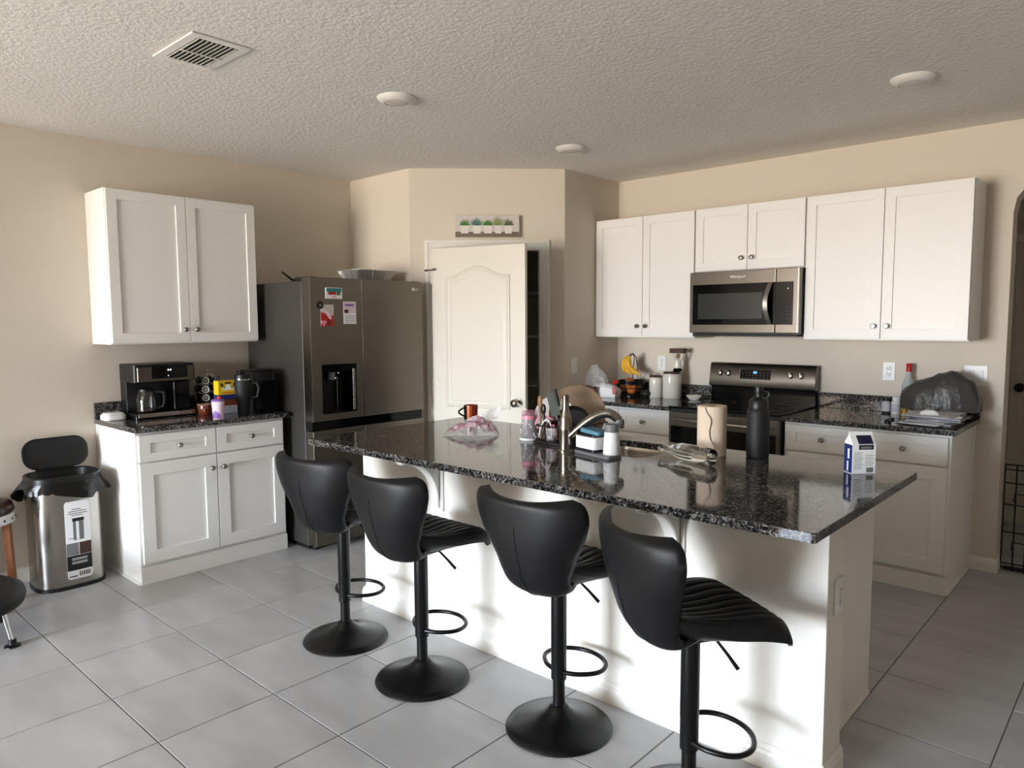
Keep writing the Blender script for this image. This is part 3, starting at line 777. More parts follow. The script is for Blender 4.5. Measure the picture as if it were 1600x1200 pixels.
# ------------------------------------------------------------------ range
RX0, RX1 = 2.3885, 3.1515
rg = thing('kitchen_range', 'stainless electric range with black glass cooktop', 'range', ((RX0 + RX1) / 2, -.34, 0))
part(rg, 'body', MB().box(RX0, RX1, -.640, -.012, .03, .905), 'black_plastic', .003)
part(rg, 'cooktop', MB().box(RX0 - .003, RX1 + .003, -.672, -.065, .9055, .922), 'black_gloss', .004)
for bx, by, r_ in ((2.57, -.50, .115), (2.57, -.22, .085), (2.96, -.50, .085), (2.96, -.22, .115)):
    part(rg, 'burner_ring', MB().lathe([(r_ - .003, .9222), (r_ - .003, .9226), (r_, .9226), (r_, .9222)], (bx, by, 0), 36, ring=True), 'ink_grey')
part(rg, 'backguard', MB().box(RX0 + .004, RX1 - .004, -.064, -.013, .9055, 1.03), 'black_gloss', .004)
cp = part(rg, 'control_panel', MB().prism([(-.013, 1.022), (-.092, 1.022), (-.096, 1.030), (-.072, 1.178), (-.060, 1.190), (-.013, 1.190)], 'x', RX0, RX1), 'dark_steel', .004)
sl = math.atan2(.024, .148)
CPM = Matrix.Translation((0, -.0960, 1.030)) @ Matrix.Rotation(-sl, 4, 'X')       # local z runs up the sloping face, -y out of it
kx = (2.473, 2.535, 2.985, 3.055)
for k in kx:
    kb = part(cp, 'knob', MB(CPM).lathe([(.021, -.0005), (.021, -.006), (.018, -.008), (.0165, -.024), (.013, -.026), (0, -.026)], (k, 0, .088), 24, 'y'), 'steel')
    part(kb, 'grip', MB(CPM).box(k - .0035, k + .0035, -.031, -.0262, .070, .106), 'chrome', .001)
ds = part(cp, 'display', MB(CPM).box(2.625, 2.845, -.0025, -.0003, .052, .118), 'black_gloss', .001)
part(ds, 'clock_digits', MB(CPM).box(2.720, 2.746, -.0034, -.0026, .092, .108), 'display_blue')
for r_ in range(3):
    for c_ in range(8):
        if r_ == 2 and c_ in (3, 4): continue
        part(ds, 'touch_key', MB(CPM).box(2.637 + c_ * .026, 2.647 + c_ * .026, -.0031, -.0026, .060 + r_ * .018, .063 + r_ * .018), 'ink_grey')
part(ds, 'bezel', MB(CPM).box(2.619, 2.6248, -.003, -.0003, .050, .120), 'chrome')
dv = part(rg, 'oven_door', MB().box(RX0 + .003, RX1 - .003, -.672, -.6405, .205, .885), 'dark_steel', .004)
part(dv, 'window', MB().box(RX0 + .02, RX1 - .02, -.6745, -.6722, .30, .790), 'black_gloss', .002)
part(dv, 'handle', MB().tube([(RX0 + .06, -.672, .835), (RX0 + .06, -.712, .835), (RX0 + .075, -.722, .835), (RX1 - .075, -.722, .835), (RX1 - .06, -.712, .835), (RX1 - .06, -.672, .835)], .011, 12), 'steel')
part(rg, 'storage_drawer', MB().box(RX0 + .003, RX1 - .003, -.668, -.6405, .045, .198), 'dark_steel', .004)

# ------------------------------------------------------------------ microwave
MX0, MX1, MYF, MZ0, MZ1 = 2.3845, 3.1475, -.395, 1.400, 1.8275
mw = thing('microwave', 'stainless over-the-range microwave between the wall cabinets', 'microwave', ((MX0 + MX1) / 2, -.2, MZ0))
part(mw, 'body', MB().box(MX0 + .002, MX1 - .002, MYF + .040, -.002, MZ0, MZ1 - .0005), 'black_plastic', .003)
mdx = MX1 - .155
mdo = part(mw, 'door', MB().box(MX0, mdx - .0015, MYF, MYF + .0395, MZ0 + .012, MZ1 - .002), 'dark_steel', .004)
part(mdo, 'window', MB().box(MX0 + .024, mdx - .0016, MYF - .0022, MYF - .0002, MZ0 + .066, MZ1 - .088), 'black_gloss', .001)
part(mdo, 'inner_screen', MB().box(MX0 + .065, mdx - .085, MYF - .0030, MYF - .0023, MZ0 + .105, MZ1 - .150), 'smoke_plastic')
hd = [(mdx - .034, MYF - .002, MZ1 - .092), (mdx - .042, MYF - .028, MZ1 - .13), (mdx - .048, MYF - .042, (MZ0 + MZ1) / 2 - .01), (mdx - .042, MYF - .028, MZ0 + .105), (mdx - .034, MYF - .002, MZ0 + .068)]
cv = []
for k in range(17):
    t = k / 16; z = MZ1 - .092 - t * (MZ1 - .092 - MZ0 - .068); bow = math.sin(PI * t)
    cv.append((z, bow))
def hand(u, v, th):
    k = min(int(u * 16 + .5), 16); z, bow = cv[k]
    return (mdx - .046 - .018 * bow + .030 * v, MYF - .004 - .038 * bow - th, z)
part(mdo, 'handle', MB().patch(lambda u, v: hand(u, v, .010), lambda u, v: hand(u, v, 0.0), 16, 2), 'steel', .001)
cpn = part(mw, 'control_panel', MB().box(mdx + .0015, MX1, MYF, MYF + .0395, MZ0 + .012, MZ1 - .002), 'dark_steel', .004)
part(cpn, 'keypad', MB().box(mdx + .0016, MX1 - .040, MYF - .0022, MYF - .0002, MZ0 + .066, MZ1 - .088), 'black_gloss', .001)
part(cpn, 'edge_strip', MB().box(MX1 - .013, MX1 - .010, MYF - .001, MYF, MZ0 + .014, MZ1 - .004), 'chrome')
part(mdo, 'edge_strip', MB().box(mdx - .006, mdx - .002, MYF - .0008, MYF, MZ1 - .086, MZ1 - .004), 'chrome')
for r_ in range(6):
    for c_ in range(3):
        part(cpn, 'key', MB().lathe([(.0065, MYF - .0023), (.0065, MYF - .0028)], (mdx + .034 + c_ * .030, 0, MZ0 + .095 + r_ * .024), 10, 'y'), 'ink')
part(cpn, 'clock_digits', MB().box(mdx + .078, mdx + .083, MYF - .0028, MYF - .0023, MZ1 - .134, MZ1 - .128), 'display_white')
text_part(mdo, 'brand_lettering', 'Whirlpool', .026, 'paper_white', face_my(2.734 - (MX0 + MX1) / 2, MYF - .0006 + .2, MZ1 - .043 - MZ0))
part(mw, 'vent_tray', MB().box(MX0 + .02, MX1 - .02, MYF + .03, -.05, MZ0 - .012, MZ0 - .0003), 'black_plastic', .003)

# ------------------------------------------------------------------ bar stools
def spline(keys, t):
    """Catmull-Rom through (t, value...) keys"""
    n = len(keys)
    i = 0
    while i < n - 2 and t > keys[i + 1][0]: i += 1
    t0, t1 = keys[i][0], keys[i + 1][0]
    u = (t - t0) / (t1 - t0)
    out = []
    for c in range(1, len(keys[0])):
        p0 = keys[max(i - 1, 0)][c]; p1 = keys[i][c]; p2 = keys[i + 1][c]; p3 = keys[min(i + 2, n - 1)][c]
        h0 = (p2 - p0) / max(keys[i + 1][0] - keys[max(i - 1, 0)][0], 1e-6) * (t1 - t0)
        h1 = (p3 - p1) / max(keys[min(i + 2, n - 1)][0] - keys[i][0], 1e-6) * (t1 - t0)
        out.append((2 * u ** 3 - 3 * u * u + 1) * p1 + (u ** 3 - 2 * u * u + u) * h0 + (-2 * u ** 3 + 3 * u * u) * p2 + (u ** 3 - u * u) * h1)
    return out
BACK = [(0, -.030, .552, .105, .020), (.14, -.100, .553, .126, .020), (.28, -.155, .578, .138, .022), (.42, -.193, .630, .144, .022), (.56, -.216, .695, .172, .021),
        (.70, -.232, .765, .214, .020), (.82, -.240, .828, .238, .019), (.92, -.246, .872, .236, .017), (.975, -.250, .892, .215, .014), (1.0, -.252, .898, .183, .009)]
def back_pt(u, v, side):
    t, s = v, 2 * u - 1
    y, z, w_, th = spline(BACK, t)
    wrap = .068 * min(max((t - .12) / .40, 0), 1) + .012
    x = w_ * s
    rim = 1 - .55 * abs(s) ** 6
    yy = y + wrap * (.55 * s * s + .45 * s ** 4)
    zz = z + .045 * s * s * max(0, 1 - t / .45) + .016 * s * s * t ** 2
    ty, tz = spline(BACK, min(t + .02, 1))[:2]; by, bz = spline(BACK, max(t - .02, 0))[:2]
    d = Vector((0, ty - by, tz - bz)).normalized(); nrm = Vector((0, -d.z, d.y))     # outwards: behind and below
    nrm = (nrm + Vector(((.45 * s + .45 * s ** 3) * min(t * 2, 1), 0, 0))).normalized()
    p = Vector((x, yy, zz)) + nrm * (th * rim * side)
    return (p.x, p.y, p.z)
SEAT = [(0, -.172, .650, .138, .012), (.10, -.140, .622, .152, .020), (.30, -.060, .606, .176, .024), (.55, .045, .604, .203, .025), (.75, .135, .612, .222, .024),
        (.88, .198, .608, .226, .022), (.95, .230, .596, .212, .018), (1.0, .247, .574, .172, .010)]
def seat_pt(u, v, side):
    s = 2 * u - 1
    y, z, w_, th = spline(SEAT, v)
    x = w_ * s
    zz = z + s * s * (.050 * (1 - v) ** 1.0 + .006) - .020 * max(0, abs(s) - .8) / .2 * v
    if side > 0:
        rb = abs(math.sin(PI * (u * 10))) ** .45
        zz += th * (1 - .75 * abs(s) ** 8) + .0065 * rb * (1 if abs(s) < .985 else 0) * min(1, v * 6) * min(1, (1 - v) * 8)
    else:
        zz -= th * 1.75 * (1 - .7 * abs(s) ** 4)
    return (x, y - .03 * s * s * v, zz)
def make_stool(label, loc, rot):
    st = thing('bar_stool', label, 'stool', loc, rot, 'bar stools along the island')
    part(st, 'base', MB().lathe([(.196, 0), (.198, .003), (.194, .010), (.165, .019), (.125, .030), (.088, .043), (.058, .058), (.040, .074), (.031, .086), (.026, .088)], (0, 0, 0), 56), 'black_metal', world=False, ang=50)
    part(st, 'gas_lift', MB().lathe([(.0225, .086), (.0225, .19)], (0, 0, 0), 24), 'black_metal', world=False)
    part(st, 'sleeve', MB().lathe([(.0250, .182), (.0285, .186), (.0285, .285), (.0290, .287), (.0290, .555)], (0, 0, 0), 28), 'black_metal', world=False)
    lp = [(-.024, -.002), (-.070, .018), (-.112, .060), (-.124, .105), (-.104, .155), (-.056, .190), (0, .202), (.056, .190), (.104, .155), (.124, .105), (.112, .060), (.070, .018), (.024, -.002)]
    sm = []
    for i in range(len(lp) - 1):
        for k in range(4):
            u = k / 4
            sm.append(spline([(j, *lp[j]) for j in range(len(lp))], i + u))
    sm.append(lp[-1])
    part(st, 'footrest', MB().tube([(p[0], p[1], .215) for p in sm], .0085, 10), 'black_metal', world=False)
    part(st, 'seat_plate', MB().box(-.08, .08, -.08, .08, .5555, .567), 'black_metal', .002, world=False)
    part(st, 'lever', MB().tube([(.030, .02, .557), (.060, .050, .548), (.085, .070, .515), (.112, .092, .475)], [.0045, .0045, .005, .0065], 8), 'black_metal', world=False)
    bk = part(st, 'backrest', MB().patch(lambda u, v: back_pt(u, v, 1), lambda u, v: back_pt(u, v, -1), 32, 34), 'stool_leather', world=False, ang=80)
    seam = [Vector(back_pt(.5, t, 1)) + Vector((.004 * math.sin(t * 40) * (1 if .2 < t < .55 else 0), -.0005, -.0003)) for t in [.10 + .70 * k / 24 for k in range(25)]]
    part(bk, 'seam', MB().tube(seam, .0022, 6), 'thread', world=False)
    part(st, 'seat', MB().patch(lambda u, v: seat_pt(u, v, 1), lambda u, v: seat_pt(u, v, -1), 100, 26), 'stool_leather', world=False, ang=80)
    return st
S1 = make_stool('black bar stool nearest the refrigerator', (2.055, -3.070, 0), math.radians(10))
for lb, loc, rot in (('black bar stool second from the refrigerator', (2.625, -3.085, 0), 0),
                     ('black bar stool third from the refrigerator, turned squarely away', (3.280, -2.990, 0), 2),
                     ('black bar stool nearest the viewer at the open end of the island', (3.852, -3.068, 0), -31)):
    c = copy_tree(S1); c['label'] = lb; c.location = loc; c.rotation_euler = (0, 0, math.radians(rot))

# ------------------------------------------------------------------ trash can
tc_ = thing('trash_can', 'tall stainless kitchen trash can with open black lid', 'trash can', (.20, -3.695, 0))
def dshape(sx, sy, ex, n=48):
    out = []
    for k in range(n):
        a = 2 * PI * k / n
        out.append((math.copysign(abs(math.cos(a)) ** ex, math.cos(a)) * sx, math.copysign(abs(math.sin(a)) ** ex, math.sin(a)) * sy))
    return out
def loft(levels, ex=.62, n=48, c=(0, 0)):
    m = MB(); vs, fs = [], []
    for sx, sy, z in levels:
        vs += [(c[0] + p[0], c[1] + p[1], z) for p in dshape(sx, sy, ex, n)]
    L = len(levels)
    for i in range(L - 1):
        for k in range(n):
            j = (k + 1) % n
            fs.append((i * n + k, i * n + j, (i + 1) * n + j, (i + 1) * n + k))
    fs += [tuple(range(n - 1, -1, -1)), tuple(range((L - 1) * n, L * n))]
    return m.add(vs, fs)
part(tc_, 'shell', loft([(.155, .178, .022), (.155, .178, .560)]), 'steel', world=False)
part(tc_, 'base_ring', loft([(.158, .181, 0), (.158, .181, .0218)]), 'black_plastic', world=False)
rim = loft([(.158, .182, .5605), (.160, .184, .600), (.158, .183, .640), (.150, .176, .646), (.138, .164, .640), (.132, .158, .58), (.130, .156, .57)])
part(tc_, 'rim', rim, 'black_plastic', world=False)
# bag collar hanging over the rim, uneven hem
m = MB(); N = 72; vs, fs = [], []
random.seed(3)
hem = []
for k in range(N):
    a = 2 * PI * k / N
    hem.append(.055 + .022 * math.sin(a * 2 + 1.0) + .016 * math.sin(a * 5 + .4) + .012 * random.random() + .045 * math.exp(-((a - 4.05) / .40) ** 2) + .02 * math.exp(-((a - 1.2) / .3) ** 2))
for row, (f, off_) in enumerate(((0, .0035), (.35, .010), (.7, .018), (1.0, .022), (.98, .019), (.6, .013), (0, .0015))):
    ds_ = dshape(.160, .184, .62, N)
    for k in range(N):
        a = 2 * PI * k / N
        fl = off_ + (.010 * math.sin(a * 9) * f) + (.034 * f * math.exp(-((a - 1.35) / .22) ** 2)) + .030 * f * math.exp(-((a - 4.3) / .35) ** 2)
        nx, ny = math.cos(a), math.sin(a)
        vs.append((ds_[k][0] + nx * fl, ds_[k][1] + ny * fl, .612 - f * hem[k]))
for i in range(6):
    for k in range(N):
        j = (k + 1) % N; fs.append((i * N + k, i * N + j, (i + 1) * N + j, (i + 1) * N + k))
part(tc_, 'bin_liner', m.add(vs, fs), 'bin_bag', world=False, ang=70, label='black plastic bin liner folded over the rim')
LM = Matrix.Translation((-.122, .012, .655)) @ Matrix.Rotation(math.radians(-8), 4, 'Y')
lid = MB(LM)
pts = rr_pts(-.170, .170, .0, .180, .075, 8)
n = len(pts); vs, fs = [], []
for xx, sc_ in ((-.016, .93), (-.012, 1.0), (.004, 1.0), (.008, .95), (.004, .86)):
    vs += [(xx, p[0] * sc_, .09 + (p[1] - .09) * sc_) for p in pts]
for i in range(4):
    for k in range(n):
        j = (k + 1) % n; fs.append((i * n + k, i * n + j, (i + 1) * n + j, (i + 1) * n + k))
fs += [tuple(range(n)), tuple(range(4 * n, 5 * n))]
part(tc_, 'lid', lid.add(vs, fs), 'black_plastic', world=False, ang=50)
part(tc_, 'hinge_bar', MB().tube([(-.124, -.10, .650), (-.124, .10, .650)], .006, 8), 'black_plastic', world=False)
# product sticker on the front
def can_x(y): return .155 * (1 - abs(y / .178) ** (2 / .62)) ** (.62 / 2)
def decal(par, name, y0, y1, z0, z1, off_, m_, rr=0.0, nn=8):
    def P(u, v, d):
        y = y0 + (y1 - y0) * u; z = z0 + (z1 - z0) * v
        if rr:
            du = min(u, 1 - u) * (y1 - y0)
            if du < rr:
                cut = rr - math.sqrt(max(rr * rr - (rr - du) ** 2, 0)); z = min(max(z, z0 + cut), z1 - cut)
        return (can_x(y) + d, y, z)
    return part(par, name, MB().patch(lambda u, v: P(u, v, off_ + .0006), lambda u, v: P(u, v, off_), nn, 6), m_, world=False, smooth=False)
stk = decal(tc_, 'sticker', -.045, .085, .055, .500, .0006, 'paper_white', .014, 16)
decal(stk, 'print', -.044, .084, .105, .190, .0014, 'ink', 0, 8)
decal(stk, 'print', -.044, .018, .192, .262, .0014, 'ink_grey')
decal(stk, 'print', .022, .084, .192, .262, .0014, 'brown')
decal(stk, 'print', -.005, .048, .278, .390, .0014, 'grey_plastic')
decal(stk, 'print', -.008, .051, .386, .404, .0020, 'ink')
decal(stk, 'print', .010, .024, .280, .384, .0022, 'paper_white')
decal(stk, 'print', -.030, .000, .288, .292, .0014, 'ink_grey')
for z_, a_, b_ in ((.440, -.025, .065), (.428, -.030, .070), (.417, -.012, .048), (.452, -.008, .040)):
    decal(stk, 'print_line', a_, b_, z_, z_ + .005, .0014, 'ink_grey', 0, 4)
for z_ in (.172, .164, .150, .142): decal(stk, 'print_line', -.02, .06, z_, z_ + .003, .0022, 'paper_white', 0, 4)
for q in range(6): decal(stk, 'print_bar', .016 + q * .010, .021 + q * .010, .068, .094, .0014, 'ink', 0, 2)
decal(stk, 'print_line', -.036, .006, .068, .074, .0014, 'ink', 0, 3)

# ------------------------------------------------------------------ things at the left edge
lw = thing('low_stool', 'low black round padded seat with chrome legs at the left edge', 'stool', (.720, -4.370, 0))
part(lw, 'seat', MB().lathe([(0, .150), (.28, .150), (.325, .165), (.335, .195), (.325, .225), (.29, .245), (.15, .255), (0, .257)], (0, 0, 0), 48), 'black_matte', world=False, ang=60)
for k in range(4):
    a = math.radians(42 + 90 * k); lx, ly = .325 * math.cos(a), .325 * math.sin(a)
    lg = part(lw, 'leg', MB().tube([(lx * .9, ly * .9, .155), (lx, ly, .02)], .012, 12), 'chrome', world=False)
    part(lg, 'rubber_foot', MB().lathe([(.034, 0), (.033, .006), (.018, .012), (.016, .035), (.012, .036)], (lx, ly, 0), 20), 'black_plastic', world=False)
    part(lw, 'skirt_bracket', MB().box(lx * .86 - .02, lx * .86 + .02, ly * .86 - .02, ly * .86 + .02, .118, .1495), 'black_plastic', .004, world=False)
ws = thing('wooden_stool', 'wooden stool with dark brown cushion beside the trash can', 'stool', (.205, -4.135, 0))
part(ws, 'seat', MB().lathe([(0, .485), (.185, .485), (.195, .50), (.185, .535), (.13, .555), (0, .565)], (0, 0, 0), 36), 'seat_brown', world=False, ang=60)
ap = part(ws, 'apron', MB().lathe([(.180, .4350), (.195, .4350), (.195, .4845), (.180, .4845)], (0, 0, 0), 36, ring=True), 'white_plastic', world=False)
for k in range(-6, 16):
    a = math.radians(36 + 9 * k)
    part(ap, 'screw', MB().ball((.195 * math.cos(a), .195 * math.sin(a), .456), .006, 8, 6), 'black_plastic', world=False) if k % 2 == 0 else None  # black balls stand in for the shade inside holes in the apron
for k in range(4):
    a = math.radians(58 + 90 * k)
    part(ws, 'leg', MB().prism([(-.016, .4345), (.022, .4345), (.036, 0), (.004, 0)], 'y', -.016, .016), 'wood', .003, world=False).matrix_local = Matrix.Rotation(a, 4, 'Z') @ Matrix.Translation((.158, 0, 0))

# ------------------------------------------------------------------ ceiling fixtures
vt = thing('ceiling_vent', 'white rectangular ceiling air register with louvres', 'vent', (1.866, -3.568, H))
vx0, vx1, vy0, vy1 = 1.680, 2.052, -3.690, -3.446
part(vt, 'frame', MB().ring(vx0, vx1, vy0, vy1, (.040, .038), H - .008, H - .0005, 'z'), 'trim_white', .003)
part(vt, 'duct_shade', MB().box(vx0 + .03, vx1 - .03, vy0 + .03, vy1 - .03, H - .0030, H - .0008), 'black_matte')  # flat black panel, stands in for the shade inside the duct opening
n_l = 9
for k in range(n_l):
    yy = vy0 + .046 + (vy1 - vy0 - .092) * k / (n_l - 1)
    tl = -.006
    part(vt, 'louvre', MB().prism([(yy - .001, H - .0035), (yy + .001, H - .0035), (yy + .001 + tl, H - .013), (yy - .001 + tl, H - .013)], 'x', vx0 + .038, vx1 - .038), 'trim_white')
part(vt, 'crossbar', MB().box((vx0 + vx1) / 2 - .004, (vx0 + vx1) / 2 + .004, vy0 + .036, vy1 - .036, H - .0165, H - .0132), 'trim_white')
part(vt, 'damper_lever', MB().box(vx0 + .10, vx0 + .104, vy1 - .05, vy1 - .046, H - .034, H - .0085), 'trim_white')
for lx, ly, lb in ((1.962, -2.626, 'above the island end by the refrigerator'), (1.957, -1.198, 'in front of the pantry'), (3.938, -1.185, 'above the counter at the right')):
    cl = thing('ceiling_light', 'round white flush disc ceiling light %s' % lb, 'ceiling light', (lx, ly, H), 0, 'disc ceiling lights')
    part(cl, 'housing', MB().lathe([(.098, -.0005), (.098, -.004), (.090, -.012), (.066, -.026), (.063, -.026), (.063, -.0005)], (0, 0, 0), 40, ring=True), 'trim_white', world=False)
    part(cl, 'lens', MB().lathe([(.0625, -.024), (.05, -.027), (0, -.028)], (0, 0, 0), 40), 'lens', world=False)

# ------------------------------------------------------------------ picture above the pantry door
pc = bpy.data.objects.new('wall_picture', None); COL.objects.link(pc)
tag(pc, 'small canvas picture of five potted succulents above the pantry door', 'picture')
pc.matrix_world = DM @ Matrix.Translation((.565, -.001, 2.112))
part(pc, 'canvas', MB().box(-.235, .235, -.032, -.0005, 0, .158), 'print_pale', .001, world=False)
part(pc, 'print_shelf', MB().box(-.233, .233, -.0328, -.0321, .002, .038), 'print_shelf', world=False)
random.seed(11)
for k, (px, sz, gm, sharp) in enumerate(((-.165, .030, 'green', 7), (-.075, .029, 'green_blue', 13), (.005, .031, 'green', 9), (.080, .025, 'green_pale', 15), (.155, .027, 'green_dark', 8))):
    pw = sz
    part(pc, 'painted_pot', MB().prism([(px - pw * .9, .026), (px + pw * .9, .026), (px + pw, .084), (px - pw, .084)], 'y', -.0336, -.0329), 'pot_white', world=False, smooth=False)
    pl = part(pc, 'painted_plant', MB().prism([(px - .020, .084), (px + .020, .084), (px + .012, .100), (px - .012, .100)], 'y', -.0338, -.0330), gm, world=False, smooth=False)
    for q in range(sharp):
        a = math.radians(12 + 156 * q / (sharp - 1)); L = (.058 if k == 1 else .048 if k != 3 else .058) * (.85 + .3 * random.random())
        wd = .0030 if k in (1, 3) else .0052
        bx, bz = px + .012 * math.cos(a), .084
        tx, tz = px + L * math.cos(a) * .95, .084 + L * math.sin(a)
        nx, nz = -math.sin(a) * wd, math.cos(a) * wd
        mx_, mz_ = (bx + tx) / 2, (bz + tz) / 2
        part(pl, 'painted_leaf', MB().prism([(bx, bz), (mx_ + nx, mz_ + nz), (tx, tz), (mx_ - nx, mz_ - nz)], 'y', -.0342 - .0002 * q, -.0338), gm, world=False, smooth=False)

# ------------------------------------------------------------------ outlets and switches
def outlet(label, M):
    r = bpy.data.objects.new('power_outlet', None); COL.objects.link(r); tag(r, label, 'outlet'); r.matrix_world = M
    part(r, 'plate', MB().box(-.036, .036, -.006, -.0005, -.0575, .0575), 'white_plastic', .002, world=False)
    for s_ in (-1, 1):
        so = part(r, 'socket', MB().lathe([(.0165, -.0062), (.0165, -.0078), (.015, -.0085)], (0, 0, s_ * .0195), 20, 'y'), 'white_plastic', world=False)
        for q in (-1, 1):
            part(so, 'slot', MB().box(q * .0062 - .0012, q * .0062 + .0012, -.0092, -.0086, s_ * .0195 - .001, s_ * .0195 + .007), 'ink', world=False)
        part(so, 'slot', MB().lathe([(.0022, -.0086), (.0022, -.0092)], (0, 0, s_ * .0195 - .008), 8, 'y'), 'ink', world=False)
    part(r, 'screw', MB().lathe([(.003, -.0062), (.003, -.0068)], (0, 0, 0), 8, 'y'), 'nickel', world=False)
    return r
def switch(label, M, gangs):
    r = bpy.data.objects.new('light_switch', None); COL.objects.link(r); tag(r, label, 'switch'); r.matrix_world = M
    wd = .036 + .023 * (gangs - 1)
    part(r, 'plate', MB().box(-wd, wd, -.006, -.0005, -.0600, .0600), 'white_plastic', .002, world=False)
    for g in range(gangs):
        cx = (g - (gangs - 1) / 2) * .046
        part(r, 'rocker', MB().prism([(-.0062, -.033), (-.0085, -.033), (-.0115, .033), (-.0062, .033)], 'x', cx - .0165, cx + .0165), 'white_plastic', .001, world=False)
    return r
outlet('white power outlet on the back wall right of the range', Matrix.Translation((3.576, 0, 1.169)))
outlet('white power outlet behind the ceramic canisters', Matrix.Translation((1.940, 0, 1.165)))
outlet('white power outlet on the end of the island wall', Matrix.Translation((IWX1, -2.628, .613)) @ Matrix.Rotation(PI / 2, 4, 'Z'))
switch('white double light switch behind the grey bag', Matrix.Translation((4.046, 0, 1.162)), 2)
switch('white light switch beside the pantry door', Matrix.Translation((PX2, -.592, 1.160)) @ Matrix.Rotation(PI / 2, 4, 'Z'), 1)

# ------------------------------------------------------------------ things on the island
mug = thing('coffee_mug', 'black and orange striped coffee mug behind the clear bag', 'mug', (1.815, -1.985, CT + .0003), math.radians(0))
part(mug, 'cup', MB().lathe([(.036, 0), (.040, .004), (.042, .09), (.039, .09), (.037, .008), (0, .006)], (0, 0, 0), 36), 'mug_red', world=False)
for a0, a1, mm in ((2.6, 4.80, 'black_gloss'), (4.92, 5.40, 'mug_orange'), (5.50, 5.62, 'mug_orange')):
    part(mug, 'stripe', MB().patch(lambda u, v: ((.0412 + .0018 * v + .0006) * math.cos(a0 + (a1 - a0) * u), (.0412 + .0018 * v + .0006) * math.sin(a0 + (a1 - a0) * u), .004 + .085 * v),
                                   lambda u, v: ((.0410 + .0018 * v) * math.cos(a0 + (a1 - a0) * u), (.0410 + .0018 * v) * math.sin(a0 + (a1 - a0) * u), .004 + .085 * v), 10, 2), mm, world=False)
hc = Vector((-.742, -.671, 0))
part(mug, 'handle', MB().tube([(hc.x * (.039 + .034 * math.sin(PI * k / 12)), hc.y * (.039 + .034 * math.sin(PI * k / 12)), .074 - .052 * k / 12) for k in range(13)], .0055, 10), 'black_gloss', world=False)

bag = thing('plastic_bag', 'crumpled clear plastic bag with pink stripe on the island', 'plastic bag', (2.190, -2.345, CT + .0004), math.radians(42))
random.seed(5)
nz_ = [[random.uniform(-1, 1) for _ in range(26)] for _ in range(26)]
def bag_pt(u, v, side, lift):
    # local x along the image, y into depth
    L, D = .275, .215
    x = (u - .5) * L * (1 - .10 * (v - .5)); y = (v - .5) * D
    env = (math.sin(PI * min(max(u, 0), 1)) ** .6) * (math.sin(PI * min(max(v, 0), 1)) ** .6)
    i, j = int(u * 24), int(v * 24)
    h = (.048 + .062 * u * v + .026 * nz_[i // 2 * 2][j // 2 * 2] * (.4 + u)) * env
    return (x, y, (.003 + h + lift) if side > 0 else .0008 + .002 * env)
part(bag, 'film', MB().patch(lambda u, v: bag_pt(u, v, 1, 0), lambda u, v: bag_pt(u, v, -1, 0), 24, 24), 'clear_film_bright', world=False, smooth=False)
part(bag, 'pink_band', MB().patch(lambda u, v: bag_pt(u, .18 + .36 * v, 1, .0022), lambda u, v: bag_pt(u, .18 + .36 * v, 1, .0012), 24, 9), 'clear_film_pink', world=False, smooth=False)
fl = []
def flap(u, v, d):
    x = -.06 + .19 * u + .02 * v; return (x, .05 + .02 * v + .01 * math.sin(u * 9) + d, .030 + .035 * u + v * (.030 + .045 * u) + .004 * nz_[int(u * 20)][int(v * 8)])
part(bag, 'flap', MB().patch(lambda u, v: flap(u, v, 0), lambda u, v: flap(u, v, .0006), 20, 8), 'clear_film_bright', world=False, smooth=False)

tm = thing('straw_tumbler', 'clear pink-lidded tumbler with white dots standing upside down', 'tumbler', (2.556, -2.315, CT + .0003))
part(tm, 'cup', MB().lathe([(.0435, .0), (.0445, .006), (.0350, .125), (.034, .125), (.042, .008), (.041, 0)], (0, 0, 0), 36, ring=True), 'pink_clear', world=False)
part(tm, 'rim', MB().lathe([(.0455, 0), (.0475, .004), (.0455, .012), (.0425, .012), (.0415, .004), (.043, 0)], (0, 0, 0), 36, ring=True), 'white_plastic', world=False)
part(tm, 'lid', MB().lathe([(.0352, .1252), (.0352, .130), (.0330, .140), (.028, .147), (0, .148)], (0, 0, 0), 30), 'clear_film_pink', world=False)
for k in range(22):
    a = 2.4 * k; z = .020 + .085 * ((k * 7) % 22) / 22; rr_ = .0446 - .0080 * z / .1
    part(tm, 'dot', MB().ball((rr_ * math.cos(a), rr_ * math.sin(a), z), (.0042, .0042, .0050), 8, 6), 'white_plastic', world=False)
part(tm, 'pink_band', MB().lathe([(.0372, .105), (.0360, .122), (.0355, .122), (.0367, .105)], (0, 0, 0), 30, ring=True), 'pink', world=False)
part(tm, 'straw', MB().tube([(-.01, -.005, .148), (-.045, -.035, .182)], .0035, 8), 'white_plastic', world=False)

